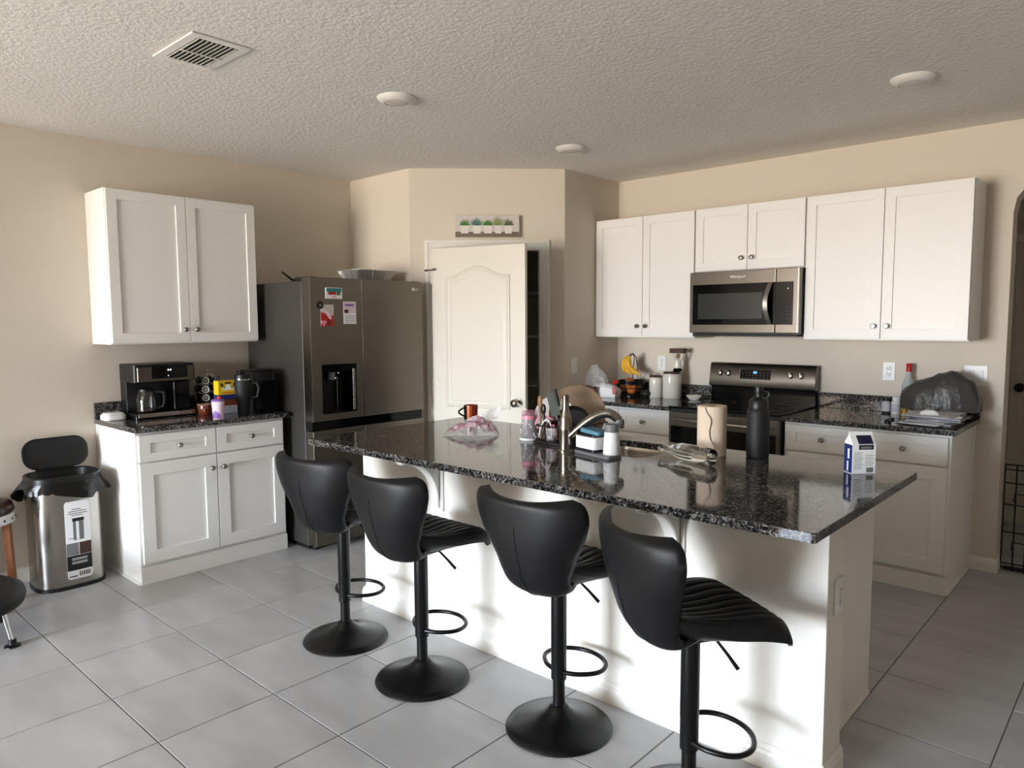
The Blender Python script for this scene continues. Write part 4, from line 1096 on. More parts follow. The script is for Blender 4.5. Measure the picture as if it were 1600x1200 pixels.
# dish rack with dishes behind the faucet
rk = thing('dish_rack', 'black wire dish rack full of dishes beside the sink', 'dish rack', (2.735, -2.200, CT + .0003))
part(rk, 'drip_tray', MB().rrect(-.112, .112, -.172, .172, .02, 0, .012), 'black_plastic', .002, world=False)
part(rk, 'wire', MB().tube([(x, y, .085) for x, y in rr_pts(-.106, .106, -.166, .166, .03, 5)], .0035, 8, closed=True), 'black_metal', world=False)
for k in range(7):
    yy = -.15 + .05 * k
    part(rk, 'wire', MB().tube([(-.106, yy, .085), (-.101, yy, .018), (.101, yy, .018), (.106, yy, .085)], .0025, 6), 'black_metal', world=False)
def disc_thing(name, label, cat, c, r, nrm, m_, prof):
    """plate-like thing standing on edge: profile around its axis nrm"""
    q = Vector((0, 0, 1)).rotation_difference(Vector(nrm).normalized()).to_matrix().to_4x4()
    o_ = thing(name, label, cat, c)
    pl_ = part(o_, 'body', MB(q).lathe(prof(r), (0, 0, 0), 44), m_, world=False)
    return o_, q
nv = (.50, -.80, .33)
BZ = CT + .0195
o_, q = disc_thing('serving_plate', 'large tan speckled round plate standing in the dish rack', 'plate', (2.735, -2.158, BZ + .110), .138, (.62, -.72, .30), 'plate_tan',
                   lambda r: [(0, -.006), (r * .6, -.006), (r, .010), (r * 1.01, .013), (r, .014), (r * .62, 0), (0, 0)])
part(o_, 'rim', MB(q).lathe([(.136, .0155), (.1405, .0155), (.1405, .012), (.136, .012)], (0, 0, 0), 44, ring=True), 'wood_tan', world=False)
o_, q = disc_thing('side_plate', 'pale translucent round plate leaning behind the spatula', 'plate', (2.652, -2.232, BZ + .098), .100, (.62, -.72, .30), 'print_pale',
                   lambda r: [(0, -.003), (r, .006), (r, .008), (0, 0)])
o_, q = disc_thing('frying_pan', 'dark frying pan standing on edge under the tan plate', 'pan', (2.775, -2.242, BZ + .072), .088, (.55, -.80, .12), 'pan_dark',
                   lambda r: [(0, -.004), (r * .8, -.004), (r, .030), (r * .97, .030), (r * .78, 0), (0, 0)])
o_, q = disc_thing('copper_pot', 'small copper-lined dark pot lying open beside the faucet', 'pot', (2.740, -2.325, BZ + .052), .048, (.05, -.99, -.05), 'pan_dark',
                   lambda r: [(0, -.045), (r * .85, -.045), (r, .018), (r * .95, .018), (r * .8, -.035), (0, -.037)])
part(o_, 'lining', MB(q).lathe([(.0452, .0165), (.0384, -.034), (0, -.0362), (0, -.0366), (.0388, -.0346), (.0456, .0165)], (0, 0, 0), 36, ring=True), 'copper', world=False)
sp_ = thing('spatula', 'grey-green spatula with black handle standing in the dish rack', 'spatula', (2.775, -2.300, BZ))
part(sp_, 'blade', MB(Matrix.Translation((-.045, -.03, .150)) @ Matrix.Rotation(math.radians(40), 4, 'Z') @ Matrix.Rotation(math.radians(-14), 4, 'Y')).box(-.022, .022, -.002, .002, -.035, .075), 'grey_green', .001, world=False)
part(sp_, 'shaft', MB().tube([(0, 0, .001), (-.038, -.026, .118)], .0045, 8), 'grey_plastic', world=False)
part(sp_, 'handle', MB().tube([(-.012, -.035, .165), (-.024, -.040, .205), (-.034, -.043, .246)], [.006, .009, .008], 10), 'black_plastic', world=False)
for k, (dx, dy, hh, mm, nm, lb) in enumerate(((.0, .0, .205, 'wood_tan', 'wooden_spoon', 'tan wooden spoon standing in the dish rack'), (.018, .010, .165, 'pan_dark', 'ladle_handle', 'black utensil handle beside the wooden spoon'))):
    u_ = thing(nm, lb, 'utensil', (2.640 + dx, -2.330 + dy * .5, BZ))
    part(u_, 'shaft', MB().tube([(.005, .0, .001), (.002, .0, hh * .55), (0, 0, hh * .72)], [.006, .006, .008], 8), mm, world=False)
    part(u_, 'head', MB().ball((0, 0, hh * .86), (.014, .009, hh * .16), 12, 10), mm, world=False)
pk = thing('sippy_cup', 'pink handled child cup in the dish rack', 'cup', (2.690, -2.285, BZ))
part(pk, 'body', MB().lathe([(.028, 0), (.036, .07), (.033, .07), (.026, .005), (0, .004)], (0, 0, 0), 24), 'pink', world=False)
part(pk, 'handle', MB().tube([(-.03 + .042 * math.cos(a_), -.03 + .02 * math.cos(a_), .070 + .034 * math.sin(a_)) for a_ in [2 * PI * k / 20 for k in range(20)]], .0045, 8, closed=True), 'pink', world=False)
gl = thing('drinking_glass', 'small clear glass at the front of the dish rack', 'glass', (2.720, -2.340, BZ))
part(gl, 'body', MB().lathe([(.024, 0), (.029, .060), (.0275, .060), (.022, .006), (0, .005)], (0, 0, 0), 24), 'clear_film', world=False)
wr = thing('whisk', 'white wire whisk loop at the front of the dish rack', 'whisk', (2.690, -2.352, BZ))
part(wr, 'loop', MB().tube([(.03 * math.cos(a_) + .01 * math.sin(a_), .01 * math.cos(a_), .012 + .085 * math.sin(a_)) for a_ in [PI * k / 14 for k in range(15)]], .003, 8), 'white_plastic', world=False)

# soap caddy
sc_ = thing('sponge_caddy', 'grey tray holding a white sponge box beside the faucet', 'caddy', (3.055, -2.435, CT + .0003), math.radians(-14))
part(sc_, 'tray', MB().rrect(-.115, .115, -.045, .045, .018, 0, .014), 'grey_plastic', .002, world=False)
sb = part(sc_, 'soap_box', MB().rrect(-.112, .022, -.040, .042, .018, .026, .080), 'white_plastic', .003, world=False)
part(sc_, 'box_foot', MB().rrect(-.108, .018, -.037, .040, .016, .0142, .0258), 'smoke_plastic', world=False)
part(sc_, 'inner_tray', MB().rrect(-.106, .016, -.035, .037, .014, .0802, .088), 'smoke_plastic', world=False)
single('sponge', MB(Matrix.Translation((3.022, -2.420, CT + .0888)) @ Matrix.Rotation(math.radians(-10), 4, 'Z') @ Matrix.Rotation(math.radians(4), 4, 'Y')).rrect(-.058, .060, -.034, .040, .016, .003, .022), 'blue_sponge', 'blue sponge on the white sponge box', 'sponge', .004)
dp = thing('soap_dispenser', 'white soap dispenser with grey cap on the caddy tray', 'soap dispenser', (3.132, -2.440, CT + .0146))
part(dp, 'bottle', MB().lathe([(.036, 0), (.0375, .004), (.0310, .094), (.029, .096)], (0, 0, 0), 32), 'white_plastic', world=False)
part(dp, 'cap', MB().lathe([(.0290, .0963), (.0290, .128), (.027, .130), (0, .130)], (0, 0, 0), 32), 'grey_plastic', world=False)

# paper towel roll
pt = thing('paper_towel_roll', 'beige paper towel roll with torn edge standing on the island', 'paper towel', (3.425, -2.100, CT + .0003))
part(pt, 'roll', MB().lathe([(.060, 0), (.061, .003), (.061, .213), (.059, .215), (.021, .215), (.021, .001)], (0, 0, 0), 44, ring=True), 'towel_paper', world=False)
part(pt, 'core', MB().lathe([(.0208, .001), (.0208, .2152), (.0190, .2152), (.0190, .001)], (0, 0, 0), 24, ring=True), 'cardboard', world=False)
random.seed(2); tear = [random.uniform(-.05, .05) for _ in range(40)]
def leafp(u, v, d):
    edge = 5.30 - .46 * v + .10 * math.sin(v * 11) + tear[int(v * 20)]
    a = 3.1 + u * (edge - 3.1)
    r_ = .0617 + d + .0065 * u ** 2
    return (r_ * math.cos(a), r_ * math.sin(a), .003 + .209 * v)
part(pt, 'loose_sheet', MB().patch(lambda u, v: leafp(u, v, .0012), lambda u, v: leafp(u, v, .0002), 16, 20), 'towel_paper', world=False, ang=60)

# black flask
bt = thing('water_bottle', 'large matte black insulated bottle standing on the island', 'bottle', (3.600, -2.028, CT + .0003))
part(bt, 'body', MB().lathe([(.043, 0), (.0465, .004), (.0470, .010), (.0470, .190), (.0455, .198), (.040, .206)], (0, 0, 0), 40), 'black_matte', world=False)
part(bt, 'collar', MB().lathe([(.0395, .2065), (.0405, .212), (.0405, .240), (.033, .250), (.0200, .258)], (0, 0, 0), 36), 'black_plastic', world=False)
part(bt, 'spout_cap', MB().lathe([(.0155, .2585), (.0155, .275), (.0195, .278), (.0195, .300), (.017, .303), (0, .303)], (0, 0, 0), 28), 'black_plastic', world=False)
part(bt, 'carry_loop', MB().tube([(.030, .0, .248), (.040, .004, .262), (.043, .006, .272), (.038, .004, .281), (.022, 0, .283)], .004, 8), 'black_plastic', world=False)

# glass bottle lying on the counter
A, Bv = Vector((3.262, -2.262, 0)), Vector((3.548, -2.340, 0))
dv_ = (Bv - A).normalized()
gb = thing('glass_bottle', 'empty clear glass bottle lying on its side on the island', 'bottle', (A.x, A.y, CT + .0365), math.atan2(dv_.y, dv_.x))
Lb = (Bv - A).length
part(gb, 'body', MB().lathe([(.0125, .0), (.0155, .002), (.0155, .016), (.0130, .018), (.0140, .055), (.026, .095), (.0355, .135), (.0360, Lb - .012), (.032, Lb), (.020, Lb - .003), (0, Lb - .012)], (0, 0, 0), 36, 'x'), 'glass', world=False)
part(gb, 'label_remnant', MB().patch(lambda u, v: (.165 + .05 * u, .0364 * math.cos(1.2 + .5 * v), .0364 * math.sin(1.2 + .5 * v)), lambda u, v: (.165 + .05 * u, .0362 * math.cos(1.2 + .5 * v), .0362 * math.sin(1.2 + .5 * v)), 4, 4), 'towel_paper', world=False)

# carton
ct = thing('milk_carton', 'small white and blue gable-top carton at the island end', 'carton', (4.026, -2.080, CT + .0003), math.radians(47))
part(ct, 'box', MB().box(-.046, .046, -.030, .030, 0, .112), 'paper_white', .001, world=False)
part(ct, 'gable', MB().prism([(-.030, .1122), (.030, .1122), (.003, .146), (.003, .158), (-.003, .158), (-.003, .146)], 'x', -.046, .046), 'paper_white', .0006, world=False, smooth=False)
part(ct, 'side_print', MB().box(-.0468, -.0462, -.0275, .0275, .003, .110), 'blue_print', world=False)
part(ct, 'roof_print', MB(Matrix.Translation((.004, -.0300, .1122)) @ Matrix.Rotation(math.radians(-38.6), 4, 'X')).box(-.026, .032, -.0016, -.0006, .002, .040), 'navy_print', world=False)
part(ct, 'front_print', MB().box(-.022, .036, -.0308, -.0302, .093, .111), 'navy_print', world=False)
part(ct, 'front_print', MB().box(-.014, .028, -.0314, -.0309, .097, .105), 'ink_grey', world=False)
for k in range(9):
    part(ct, 'print_line', MB().box(-.040, -.040 + (.030 if k % 3 else .036), -.0307, -.0302, .080 - k * .0075, .0820 - k * .0075), 'ink_grey', world=False)
    if k < 6: part(ct, 'print_line', MB().box(.004, .004 + (.030 if k % 2 else .034), -.0307, -.0302, .070 - k * .0075, .0718 - k * .0075), 'ink_grey', world=False)
for k in range(7): part(ct, 'print_bar', MB().box(.010 + k * .004, .0122 + k * .004, -.0307, -.0302, .006, .024), 'ink', world=False)
part(ct, 'side_stroke', MB().box(-.0474, -.0469, -.004, .006, .008, .046), 'paper_white', world=False)
part(ct, 'side_stroke', MB().box(-.0474, -.0469, -.010, .002, .056, .094), 'paper_white', world=False)

# ------------------------------------------------------------------ things on the back-left counter
bb_ = thing('bread_bag', 'clear bag of white sliced bread in the pantry corner', 'bread', (1.660, -.385, CT + .0003), math.radians(12))
part(bb_, 'loaf', MB().patch(lambda u, v: ((u - .5) * .24, (v - .5) * .13, .02 + .085 * (math.sin(PI * (.1 + .8 * v)) ** .5) * (math.sin(PI * (.06 + .88 * u)) ** .35)), lambda u, v: ((u - .5) * .22, (v - .5) * .11, .001), 24, 12), 'paper_white', world=False, ang=60)
random.seed(9); nb = [[random.uniform(-1, 1) for _ in range(14)] for _ in range(22)]
def bgp(u, v, d):
    a = 2 * PI * u; rr_ = (.105 - .085 * v ** 1.3) * (1 + .14 * nb[int(u * 20) % 20][int(v * 12)])
    return (-.06 + rr_ * math.cos(a) - .02 * v, rr_ * .75 * math.sin(a), .095 + .150 * v + d * .001 + .006 * nb[int(u * 20) % 20][int(v * 12)])
part(bb_, 'bag_neck', MB().patch(lambda u, v: bgp(u, v, 1), lambda u, v: tuple(Vector(bgp(u, v, 0)) * .995), 20, 12), 'clear_film', world=False, smooth=False)
part(bb_, 'end_label', MB().box(.095, .123, -.070, -.066, .030, .085), 'red', .002, world=False)
part(bb_, 'end_label', MB().tube([(.085, -.02, .110), (.120, -.03, .128), (.13, -.04, .12)], [.014, .016, .008], 8), 'red', world=False)
pb = thing('snack_package', 'dark brown snack package behind the tan plate', 'package', (1.605, -.505, CT + .0003), math.radians(12))
part(pb, 'pack', MB().rrect(-.070, .055, -.03, .03, .012, 0, .085), 'brown', .006, world=False)
part(pb, 'print', MB().box(.020, .050, -.0312, -.0304, .025, .070), 'mug_orange', world=False)
# fruit basket with a banana hook
FBX_, FBY_ = 1.775, -.185
fb = thing('fruit_basket', 'black wire fruit basket with banana hook', 'basket', (FBX_, FBY_, CT + .0003))
for z, r_ in ((.004, .062), (.062, .092), (.108, .104)):
    part(fb, 'hoop', MB().tube([(r_ * math.cos(2 * PI * k / 32), r_ * math.sin(2 * PI * k / 32), z) for k in range(32)], .0035 if z < .1 else .006, 8, closed=True), 'black_metal', world=False)
part(fb, 'rim_band', MB().lathe([(.102, .092), (.106, .092), (.108, .122), (.104, .122)], (0, 0, 0), 36, ring=True), 'black_metal', world=False)
for k in range(12):
    a = 2 * PI * k / 12
    part(fb, 'wire', MB().tube([(.062 * math.cos(a), .062 * math.sin(a), .004), (.092 * math.cos(a), .092 * math.sin(a), .062), (.104 * math.cos(a), .104 * math.sin(a), .108)], .0025, 6), 'black_metal', world=False)
part(fb, 'base', MB().lathe([(.072, 0), (.072, .008), (0, .009)], (0, 0, 0), 30), 'black_metal', world=False)
for dx in (-.035, .010):
    part(fb, 'hook_post', MB().tube([(dx, .075, .11), (dx + .004, .078, .20), (dx * .3, .06, .305), (dx * .2, .02, .330), (dx * .1, -.015, .315)], .0035, 8), 'black_metal', world=False)
for k, (dx, dy, dz, r_) in enumerate(((-.045, -.02, .060, .042), (.030, -.040, .058, .043), (.02, .045, .062, .041), (-.01, -.005, .110, .036))):
    single('orange', MB().ball((FBX_ + dx, FBY_ + dy, CT + dz), (r_, r_, r_ * .95), 20, 14), 'orange_fruit', 'orange fruit in the wire basket, %s' % ('at its pantry side', 'nearest the viewer', 'nearest the wall', 'on top of the others')[k], 'orange', group='oranges in the basket')
bn = thing('banana_bunch', 'bunch of yellow bananas hanging from the basket hook', 'bananas', (FBX_, FBY_, CT + .20))
def banana(x0, y0, z0, dirx, diry, L, bend, twist):
    ps, rs = [], []
    for k in range(15):
        t = k / 14
        a = -PI * .5 + bend * t
        ps.append((x0 + dirx * L * (t ** 1.6) * .75 - (.030 + dirx * .02) * math.sin(PI * t) + .012 * t, y0 + diry * t * L - .01, z0 - L * (t - .25 * t * t)))
        rs.append(.005 if k == 0 else (.008 if k == 1 else .0225 * min(1, .45 + 2.2 * t) * (1 if t < .82 else max(.25, (1 - t) / .18))))
    return ps, rs
for k, (dx, lean, L) in enumerate(((-.050, .02, .175), (-.010, .22, .185), (.020, .62, .190))):
    ps, rs = banana(dx * .5, -.015, .112, lean + .001, -.10 * (k == 1) - .05, L, 1.2, 0)
    bo = part(bn, 'banana', MB().tube(ps, rs, 10), 'banana', world=False, ang=60)
part(bn, 'stem', MB().tube([(0, -.018, .106), (.0, -.014, .122)], [.011, .008], 8), 'brown', world=False)
for k, (xx, yy, r_) in enumerate(((1.925, -.215, .034), (1.885, -.165, .030))):
    single('avocado', MB().ball((xx, yy, CT + r_ * .86 + .0004), (r_ * 1.25, r_, r_ * .86), 18, 12), 'avocado', ('dark avocado beside the small canister', 'dark avocado tucked behind the first one')[k], 'avocado', group='avocados by the canisters')
jr = thing('glass_figurine', 'small clear glass pepper mill behind the avocado', 'mill', (1.905, -.100, CT + .0003))
part(jr, 'body', MB().lathe([(.022, 0), (.024, .01), (.016, .05), (.020, .09), (.014, .12), (.012, .14)], (0, 0, 0), 20), 'clear_film', world=False)
part(jr, 'top', MB().lathe([(.012, .1402), (.016, .15), (.014, .17), (.006, .182), (0, .184)], (0, 0, 0), 20), 'chrome', world=False)
def canister(label, x, y, r_, h, lid_m):
    c_ = thing('ceramic_canister', label, 'canister', (x, y, CT + .0003), 0, 'ceramic canisters')
    part(c_, 'jar', MB().lathe([(r_ * .95, 0), (r_, .006), (r_, h * .86), (r_ * .97, h * .92), (r_ * .90, h * .95), (r_ * .90, h * .98)], (0, 0, 0), 40), 'white_ceramic', world=False)
    ld = part(c_, 'lid', MB().lathe([(r_ * .93, h * .9805), (r_ * .95, h), (r_ * .85, h + .010), (r_ * .25, h + .013), (0, h + .0135)], (0, 0, 0), 36), lid_m, world=False)
    return c_
canister('small white ceramic canister with wooden lid', 1.985, -.165, .050, .158, 'brown')
big = canister('large white ceramic canister carrying the figurine', 2.115, -.150, .070, .190, 'brown')
fg = thing('figurine', 'small white and brown figurine standing on the large canister', 'figurine', (2.146, -.122, CT + .2041))
part(fg, 'plinth', MB().lathe([(.034, 0), (.036, .006), (.030, .022), (.024, .024)], (0, 0, 0), 24), 'black_gloss', world=False)
part(fg, 'body', MB().lathe([(.028, .0243), (.030, .04), (.022, .065), (.026, .082), (.020, .094), (.012, .098)], (0, 0, 0), 20), 'white_ceramic', world=False)
part(fg, 'head', MB().ball((0, 0, .114), (.017, .016, .019), 16, 12), 'wood_tan', world=False)
for s_ in (-1, 1):
    part(fg, 'arm', MB().tube([(s_ * .022, 0, .082), (s_ * .036, -.004, .112), (s_ * .040, -.004, .136)], [.008, .007, .006], 8), 'white_ceramic', world=False)
part(fg, 'raised_board', MB().box(-.058, .058, -.028, .028, .1365, .172), 'brown', .003, world=False)
sr = thing('spoon_rest', 'white ceramic spoon rest beside the cooktop', 'spoon rest', (2.310, -.170, CT + .0003))
part(sr, 'dish', MB().lathe([(0, .001), (.030, .001), (.052, .018), (.062, .034), (.060, .036), (.048, .022), (.028, .006), (0, .005)], (0, 0, 0), 32, ell=.7), 'white_ceramic', world=False)

# ------------------------------------------------------------------ things on the back-right counter
def pill(label, x, y, r_, h, m_, capm, cat='bottle', name='pill_bottle'):
    p_ = thing(name, label, cat, (x, y, CT + .0003), 0, None)
    bd = part(p_, 'body', MB().lathe([(r_, 0), (r_, h * .68), (r_ * .7, h * .75), (r_ * .7, h * .77)], (0, 0, 0), 24), m_, world=False)
    part(p_, 'cap', MB().lathe([(r_ * .82, h * .771), (r_ * .82, h * .985), (r_ * .7, h), (0, h)], (0, 0, 0), 24), capm, world=False)
    return p_, bd
p_, bd = pill('small supplement bottle with black cap against the backsplash', 3.590, -.085, .025, .098, 'paper', 'black_plastic')
part(bd, 'foot_band', MB().lathe([(.0256, .0005), (.0256, .012), (.0251, .012), (.0251, .0005)], (0, 0, 0), 24, ring=True), 'ink', world=False)
p_, bd = pill('white supplement bottle with white cap beside the black-capped one', 3.648, -.095, .028, .108, 'white_plastic', 'white_plastic')
for k in range(4): part(bd, 'print_line', MB().lathe([(.0284, .020 + k * .012), (.0284, .0235 + k * .012)], (0, 0, 0), 24), 'purple', world=False)
pill('tiny amber bottle beside the white supplement bottle', 3.704, -.125, .018, .055, 'amber', 'yellow')
pill('tiny clear round bottle in front of the liquor bottle', 3.745, -.145, .020, .052, 'liquor_glass', 'white_plastic')
vk = thing('liquor_bottle', 'clear liquor bottle with red cap behind the grey bag', 'bottle', (3.705, -.062, CT + .0003))
part(vk, 'body', MB().lathe([(.037, 0), (.038, .005), (.038, .175), (.030, .205), (.0155, .230), (.0145, .262)], (0, 0, 0), 32), 'liquor_glass', world=False)
part(vk, 'cap', MB().lathe([(.0165, .2622), (.0165, .312), (.015, .314), (0, .314)], (0, 0, 0), 24), 'red', world=False)
part(vk, 'label_print', MB().patch(lambda u, v: (.0387 * math.cos(3.9 + 1.6 * u), .0387 * math.sin(3.9 + 1.6 * u), .09 + .07 * v), lambda u, v: (.0383 * math.cos(3.9 + 1.6 * u), .0383 * math.sin(3.9 + 1.6 * u), .09 + .07 * v), 10, 2), 'print_pale', world=False)
part(vk, 'label_lettering', MB().patch(lambda u, v: (.0392 * math.cos(4.1 + 1.2 * u), .0392 * math.sin(4.1 + 1.2 * u), .128 + .014 * v), lambda u, v: (.0388 * math.cos(4.1 + 1.2 * u), .0388 * math.sin(4.1 + 1.2 * u), .128 + .014 * v), 10, 2), 'red', world=False)
random.seed(21)
zz = CT + .0004
PN = ('lowest', 'second', 'third', 'fourth', 'fifth', 'sixth', 'seventh', 'eighth', 'ninth', 'tenth', 'eleventh', 'twelfth', 'thirteenth', 'fourteenth', 'fifteenth', 'topmost')
for k in range(16):
    th = random.uniform(.0020, .0042); lx, ly = random.uniform(.20, .27), random.uniform(.28, .40)
    a = random.uniform(-.30, .30); ex = abs(math.cos(a)) * lx / 2 + abs(math.sin(a)) * ly / 2
    cx = min(3.925 + random.uniform(-.03, .03), 4.072 - ex); cy = -.365 + random.uniform(-.04, .04)
    Mx = Matrix.Translation((cx, cy, zz)) @ Matrix.Rotation(a, 4, 'Z')
    lb = 'loose mail on the right counter, %s of the pile' % PN[k] if k in (0, 15) else 'loose mail on the right counter, %s from the bottom of the pile' % PN[k]
    single('mail_sheet', MB(Mx).box(-lx / 2, lx / 2, -ly / 2, ly / 2, 0, th), ('paper', 'paper_grey', 'paper_white', 'paper')[k % 4], lb, 'paper', .0004, group='pile of mail')
    zz += th + .0004
PZ = zz
single('folded_envelope', MB(Matrix.Translation((3.915, -.480, PZ)) @ Matrix.Rotation(.15, 4, 'Z')).prism([(-.045, 0), (.045, 0), (.045, .012), (.02, .026), (-.02, .026), (-.045, .014)], 'y', -.03, .03), 'paper_white', 'bright white folded paper on top of the mail', 'paper', .002)
single('plastic_sleeve', MB(Matrix.Translation((3.985, -.420, PZ)) @ Matrix.Rotation(-.2, 4, 'Z')).patch(lambda u, v: ((u - .5) * .13, (v - .5) * .20, .006 + .018 * math.sin(PI * u) * math.sin(PI * v) + .004 * math.sin(17 * u + 5 * v)), lambda u, v: ((u - .5) * .13, (v - .5) * .20, .0005), 14, 14), 'clear_film', 'crumpled clear plastic sleeve on the mail', 'plastic', ang=20)
gbg = thing('shopping_bag', 'large dark grey plastic bag lying on the mail by the wall', 'bag', (3.905, -.185, PZ))
random.seed(31); ng = [[random.uniform(-1, 1) for _ in range(42)] for _ in range(26)]
def gbag(u, v):
    # u around from wall to room, v along the length
    x = (v - .5) * .400
    prof = spline([(0, .11), (.12, .150), (.35, .190), (.62, .232), (.80, .205), (.93, .165), (1, .09)], v)[0]
    a = PI * u
    rw = .105 * (math.sin(PI * (.06 + .88 * v)) ** .35)
    wob = .97 + .034 * (1 - abs(math.sin(u * 7 + v * 13))) ** 2 + .030 * (1 - abs(math.sin(v * 21 - u * 9 + 1))) ** 2 + .006 * ng[int(u * 24)][int(v * 40)]
    sn = max(math.sin(a), 0) ** .62
    return (x, math.cos(a) * rw * wob, .001 + prof * sn * wob)
part(gbg, 'sack', MB().patch(lambda u, v: gbag(u, v), lambda u, v: (gbag(u, v)[0] * .97, gbag(u, v)[1] * .95, .0008), 24, 40), 'grey_bag', world=False, ang=35)
single('black_cable', MB().tube([(3.715, -.40, CT + .006), (3.690, -.46, CT + .006), (3.700, -.52, CT + .006), (3.740, -.56, CT + .006), (3.716, -.49, CT + .012), (3.700, -.44, CT + .010)], .0055, 8), 'black_plastic', 'black cable beside the pile of mail', 'cable')

# ------------------------------------------------------------------ things on the coffee counter
wp = thing('air_purifier_puck', 'small white rounded plastic box beside the coffee maker', 'box', (.135, -3.385, CT + .0003))
part(wp, 'case', MB().rrect(-.058, .058, -.062, .062, .030, 0, .034), 'white_plastic', .006, world=False)
part(wp, 'lid', MB().rrect(-.054, .054, -.058, .058, .028, .0342, .046, scale_top=.82), 'white_plastic', .004, world=False)
cm = thing('coffee_maker', 'black and steel dual coffee maker with glass carafe', 'coffee maker', (.16, -3.125, CT + .0003))
cy0, cy1 = -.185, .185
part(cm, 'base', MB().rrect(-.115, .125, cy0, cy1, .02, 0, .020), 'black_gloss', .002, world=False)
part(cm, 'base_band', MB().box(.1252, .129, cy0 + .015, cy1 - .105, .012, .036), 'steel', .001, world=False)
part(cm, 'base_band', MB().box(.1252, .129, cy1 - .098, cy1 - .010, .012, .036), 'steel', .001, world=False)
part(cm, 'base_deck', MB().box(-.110, .125, cy0 + .005, cy1 - .005, .0202, .036), 'black_plastic', .002, world=False)
part(cm, 'tower', MB().box(-.115, -.020, cy0 + .005, cy1 - .005, .0362, .225), 'black_plastic', .004, world=False)
part(cm, 'single_serve_column', MB().box(-.0198, .105, .055, cy1 - .025, .0362, .225), 'black_gloss', .012, world=False)
hd_ = part(cm, 'head', MB().rrect(-.118, .122, cy0, cy1, .022, .2253, .335), 'black_plastic', .004, world=False)
part(hd_, 'fascia', MB().rrect(.085, .128, cy0 + .018, cy1 + .001, .014, .228, .318), 'dark_steel', .003, world=False)
part(hd_, 'display_panel', MB().box(.1282, .1305, -.085, .135, .246, .322), 'black_gloss', .002, world=False)
part(hd_, 'clock_digits', MB().box(.1307, .1312, .012, .020, .292, .302), 'display_white', world=False)
part(hd_, 'clock_digits', MB().box(.1307, .1312, .026, .034, .292, .302), 'display_white', world=False)
part(hd_, 'indicator', MB().lathe([(.003, .1307), (.003, .1313)], (0, .016, .262), 10, 'x'), 'display_white', world=False)
part(cm, 'carafe', MB().lathe([(.045, .0365), (.058, .045), (.060, .11), (.050, .15), (.044, .165), (.042, .165), (.048, .148), (.057, .11), (.055, .046), (0, .042)], (.052, -.092, 0), 32), 'glass', world=False)
part(cm, 'carafe_lid', MB().lathe([(.046, .1655), (.046, .180), (.03, .186), (0, .187)], (.052, -.092, 0), 28), 'black_plastic', world=False)
part(cm, 'carafe_handle', MB().tube([(.080, -.045, .165), (.112, -.010, .160), (.116, -.006, .11), (.108, -.014, .07), (.086, -.048, .06)], .009, 10), 'black_plastic', world=False)
part(cm, 'coffee', MB().lathe([(.0535, .0466), (.0545, .050)], (.052, -.092, 0), 28), 'brown', world=False)
part(cm, 'power_cord', MB().tube([(-.10, .190, .20), (-.06, .205, .14), (-.03, .225, .07), (.02, .230, .012), (.03, .215, .006)], .0035, 8), 'black_plastic', world=False)
kc = thing('pod_carousel', 'wire carousel of single-serve coffee pods', 'pod rack', (.155, -2.800, CT + .0003))
part(kc, 'base', MB().lathe([(.075, 0), (.075, .006), (.01, .010), (0, .010)], (0, 0, 0), 30), 'black_metal', world=False)
part(kc, 'post', MB().tube([(0, 0, .010), (0, 0, .262)], .004, 8), 'chrome', world=False)
part(kc, 'finial', MB().ball((0, 0, .268), .009, 12, 8), 'chrome', world=False)
for k in range(6):
    a = math.radians(60 * k - 35); c0, s0 = math.cos(a), math.sin(a)
    part(kc, 'hoop', MB().tube([(c0 * (.028 + .045 * math.sin(PI * t / 12)), s0 * (.028 + .045 * math.sin(PI * t / 12)), .012 + .236 * t / 12) for t in range(13)], .002, 6), 'chrome', world=False)
    for r_ in range(4):
        z = .040 + r_ * .056; rad = .060 + (.012 if 0 < r_ < 3 else 0)
        q = Matrix.Translation((c0 * rad, s0 * rad, z)) @ Matrix.Rotation(a, 4, 'Z')
        pd = part(kc, 'pod', MB(q).lathe([(.016, -.022), (.021, .008), (.0235, .009), (.0235, .011), (0, .0112)], (0, 0, 0), 20, 'x'), 'black_plastic', world=False)
        part(pd, 'foil_lid', MB(q).lathe([(.0225, .0115), (.0225, .0118), (.017, .0120), (.017, .0116)], (0, 0, 0), 20, 'x', ring=True), 'paper_white', world=False)
        part(pd, 'lid_print', MB(q).lathe([(.010, .0116), (.010, .0121), (.005, .0122), (.005, .0118)], (0, 0, 0), 14, 'x', ring=True), 'paper', world=False)
bj = thing('ceramic_bowl', 'small brown glazed crock with tan rim in front of the pods', 'crock', (.330, -2.905, CT + .0003))
part(bj, 'bowl', MB().lathe([(.038, 0), (.042, .006), (.046, .050), (.044, .062), (.041, .062), (.040, .010), (0, .008)], (0, 0, 0), 30), 'brown_glaze', world=False)
part(bj, 'rim', MB().lathe([(.0445, .0625), (.0465, .066), (.0455, .070), (.041, .070), (.040, .0625)], (0, 0, 0), 30, ring=True), 'wood_tan', world=False)
part(bj, 'mark', MB().ball((.040, -.024, .035), (.007, .007, .012), 10, 8), 'wood_tan', world=False)
cup = thing('kids_cup', 'pale pink and purple kids cup at the counter edge', 'cup', (.590, -2.945, CT + .0003))
part(cup, 'body', MB().lathe([(.030, 0), (.031, .004), (.038, .108), (.036, .108), (.029, .006), (0, .004)], (0, 0, 0), 32), 'lilac', world=False)
part(cup, 'lid', MB().lathe([(.0385, .1082), (.0395, .112), (.036, .120), (.02, .124), (0, .124)], (0, 0, 0), 32), 'purple', world=False)
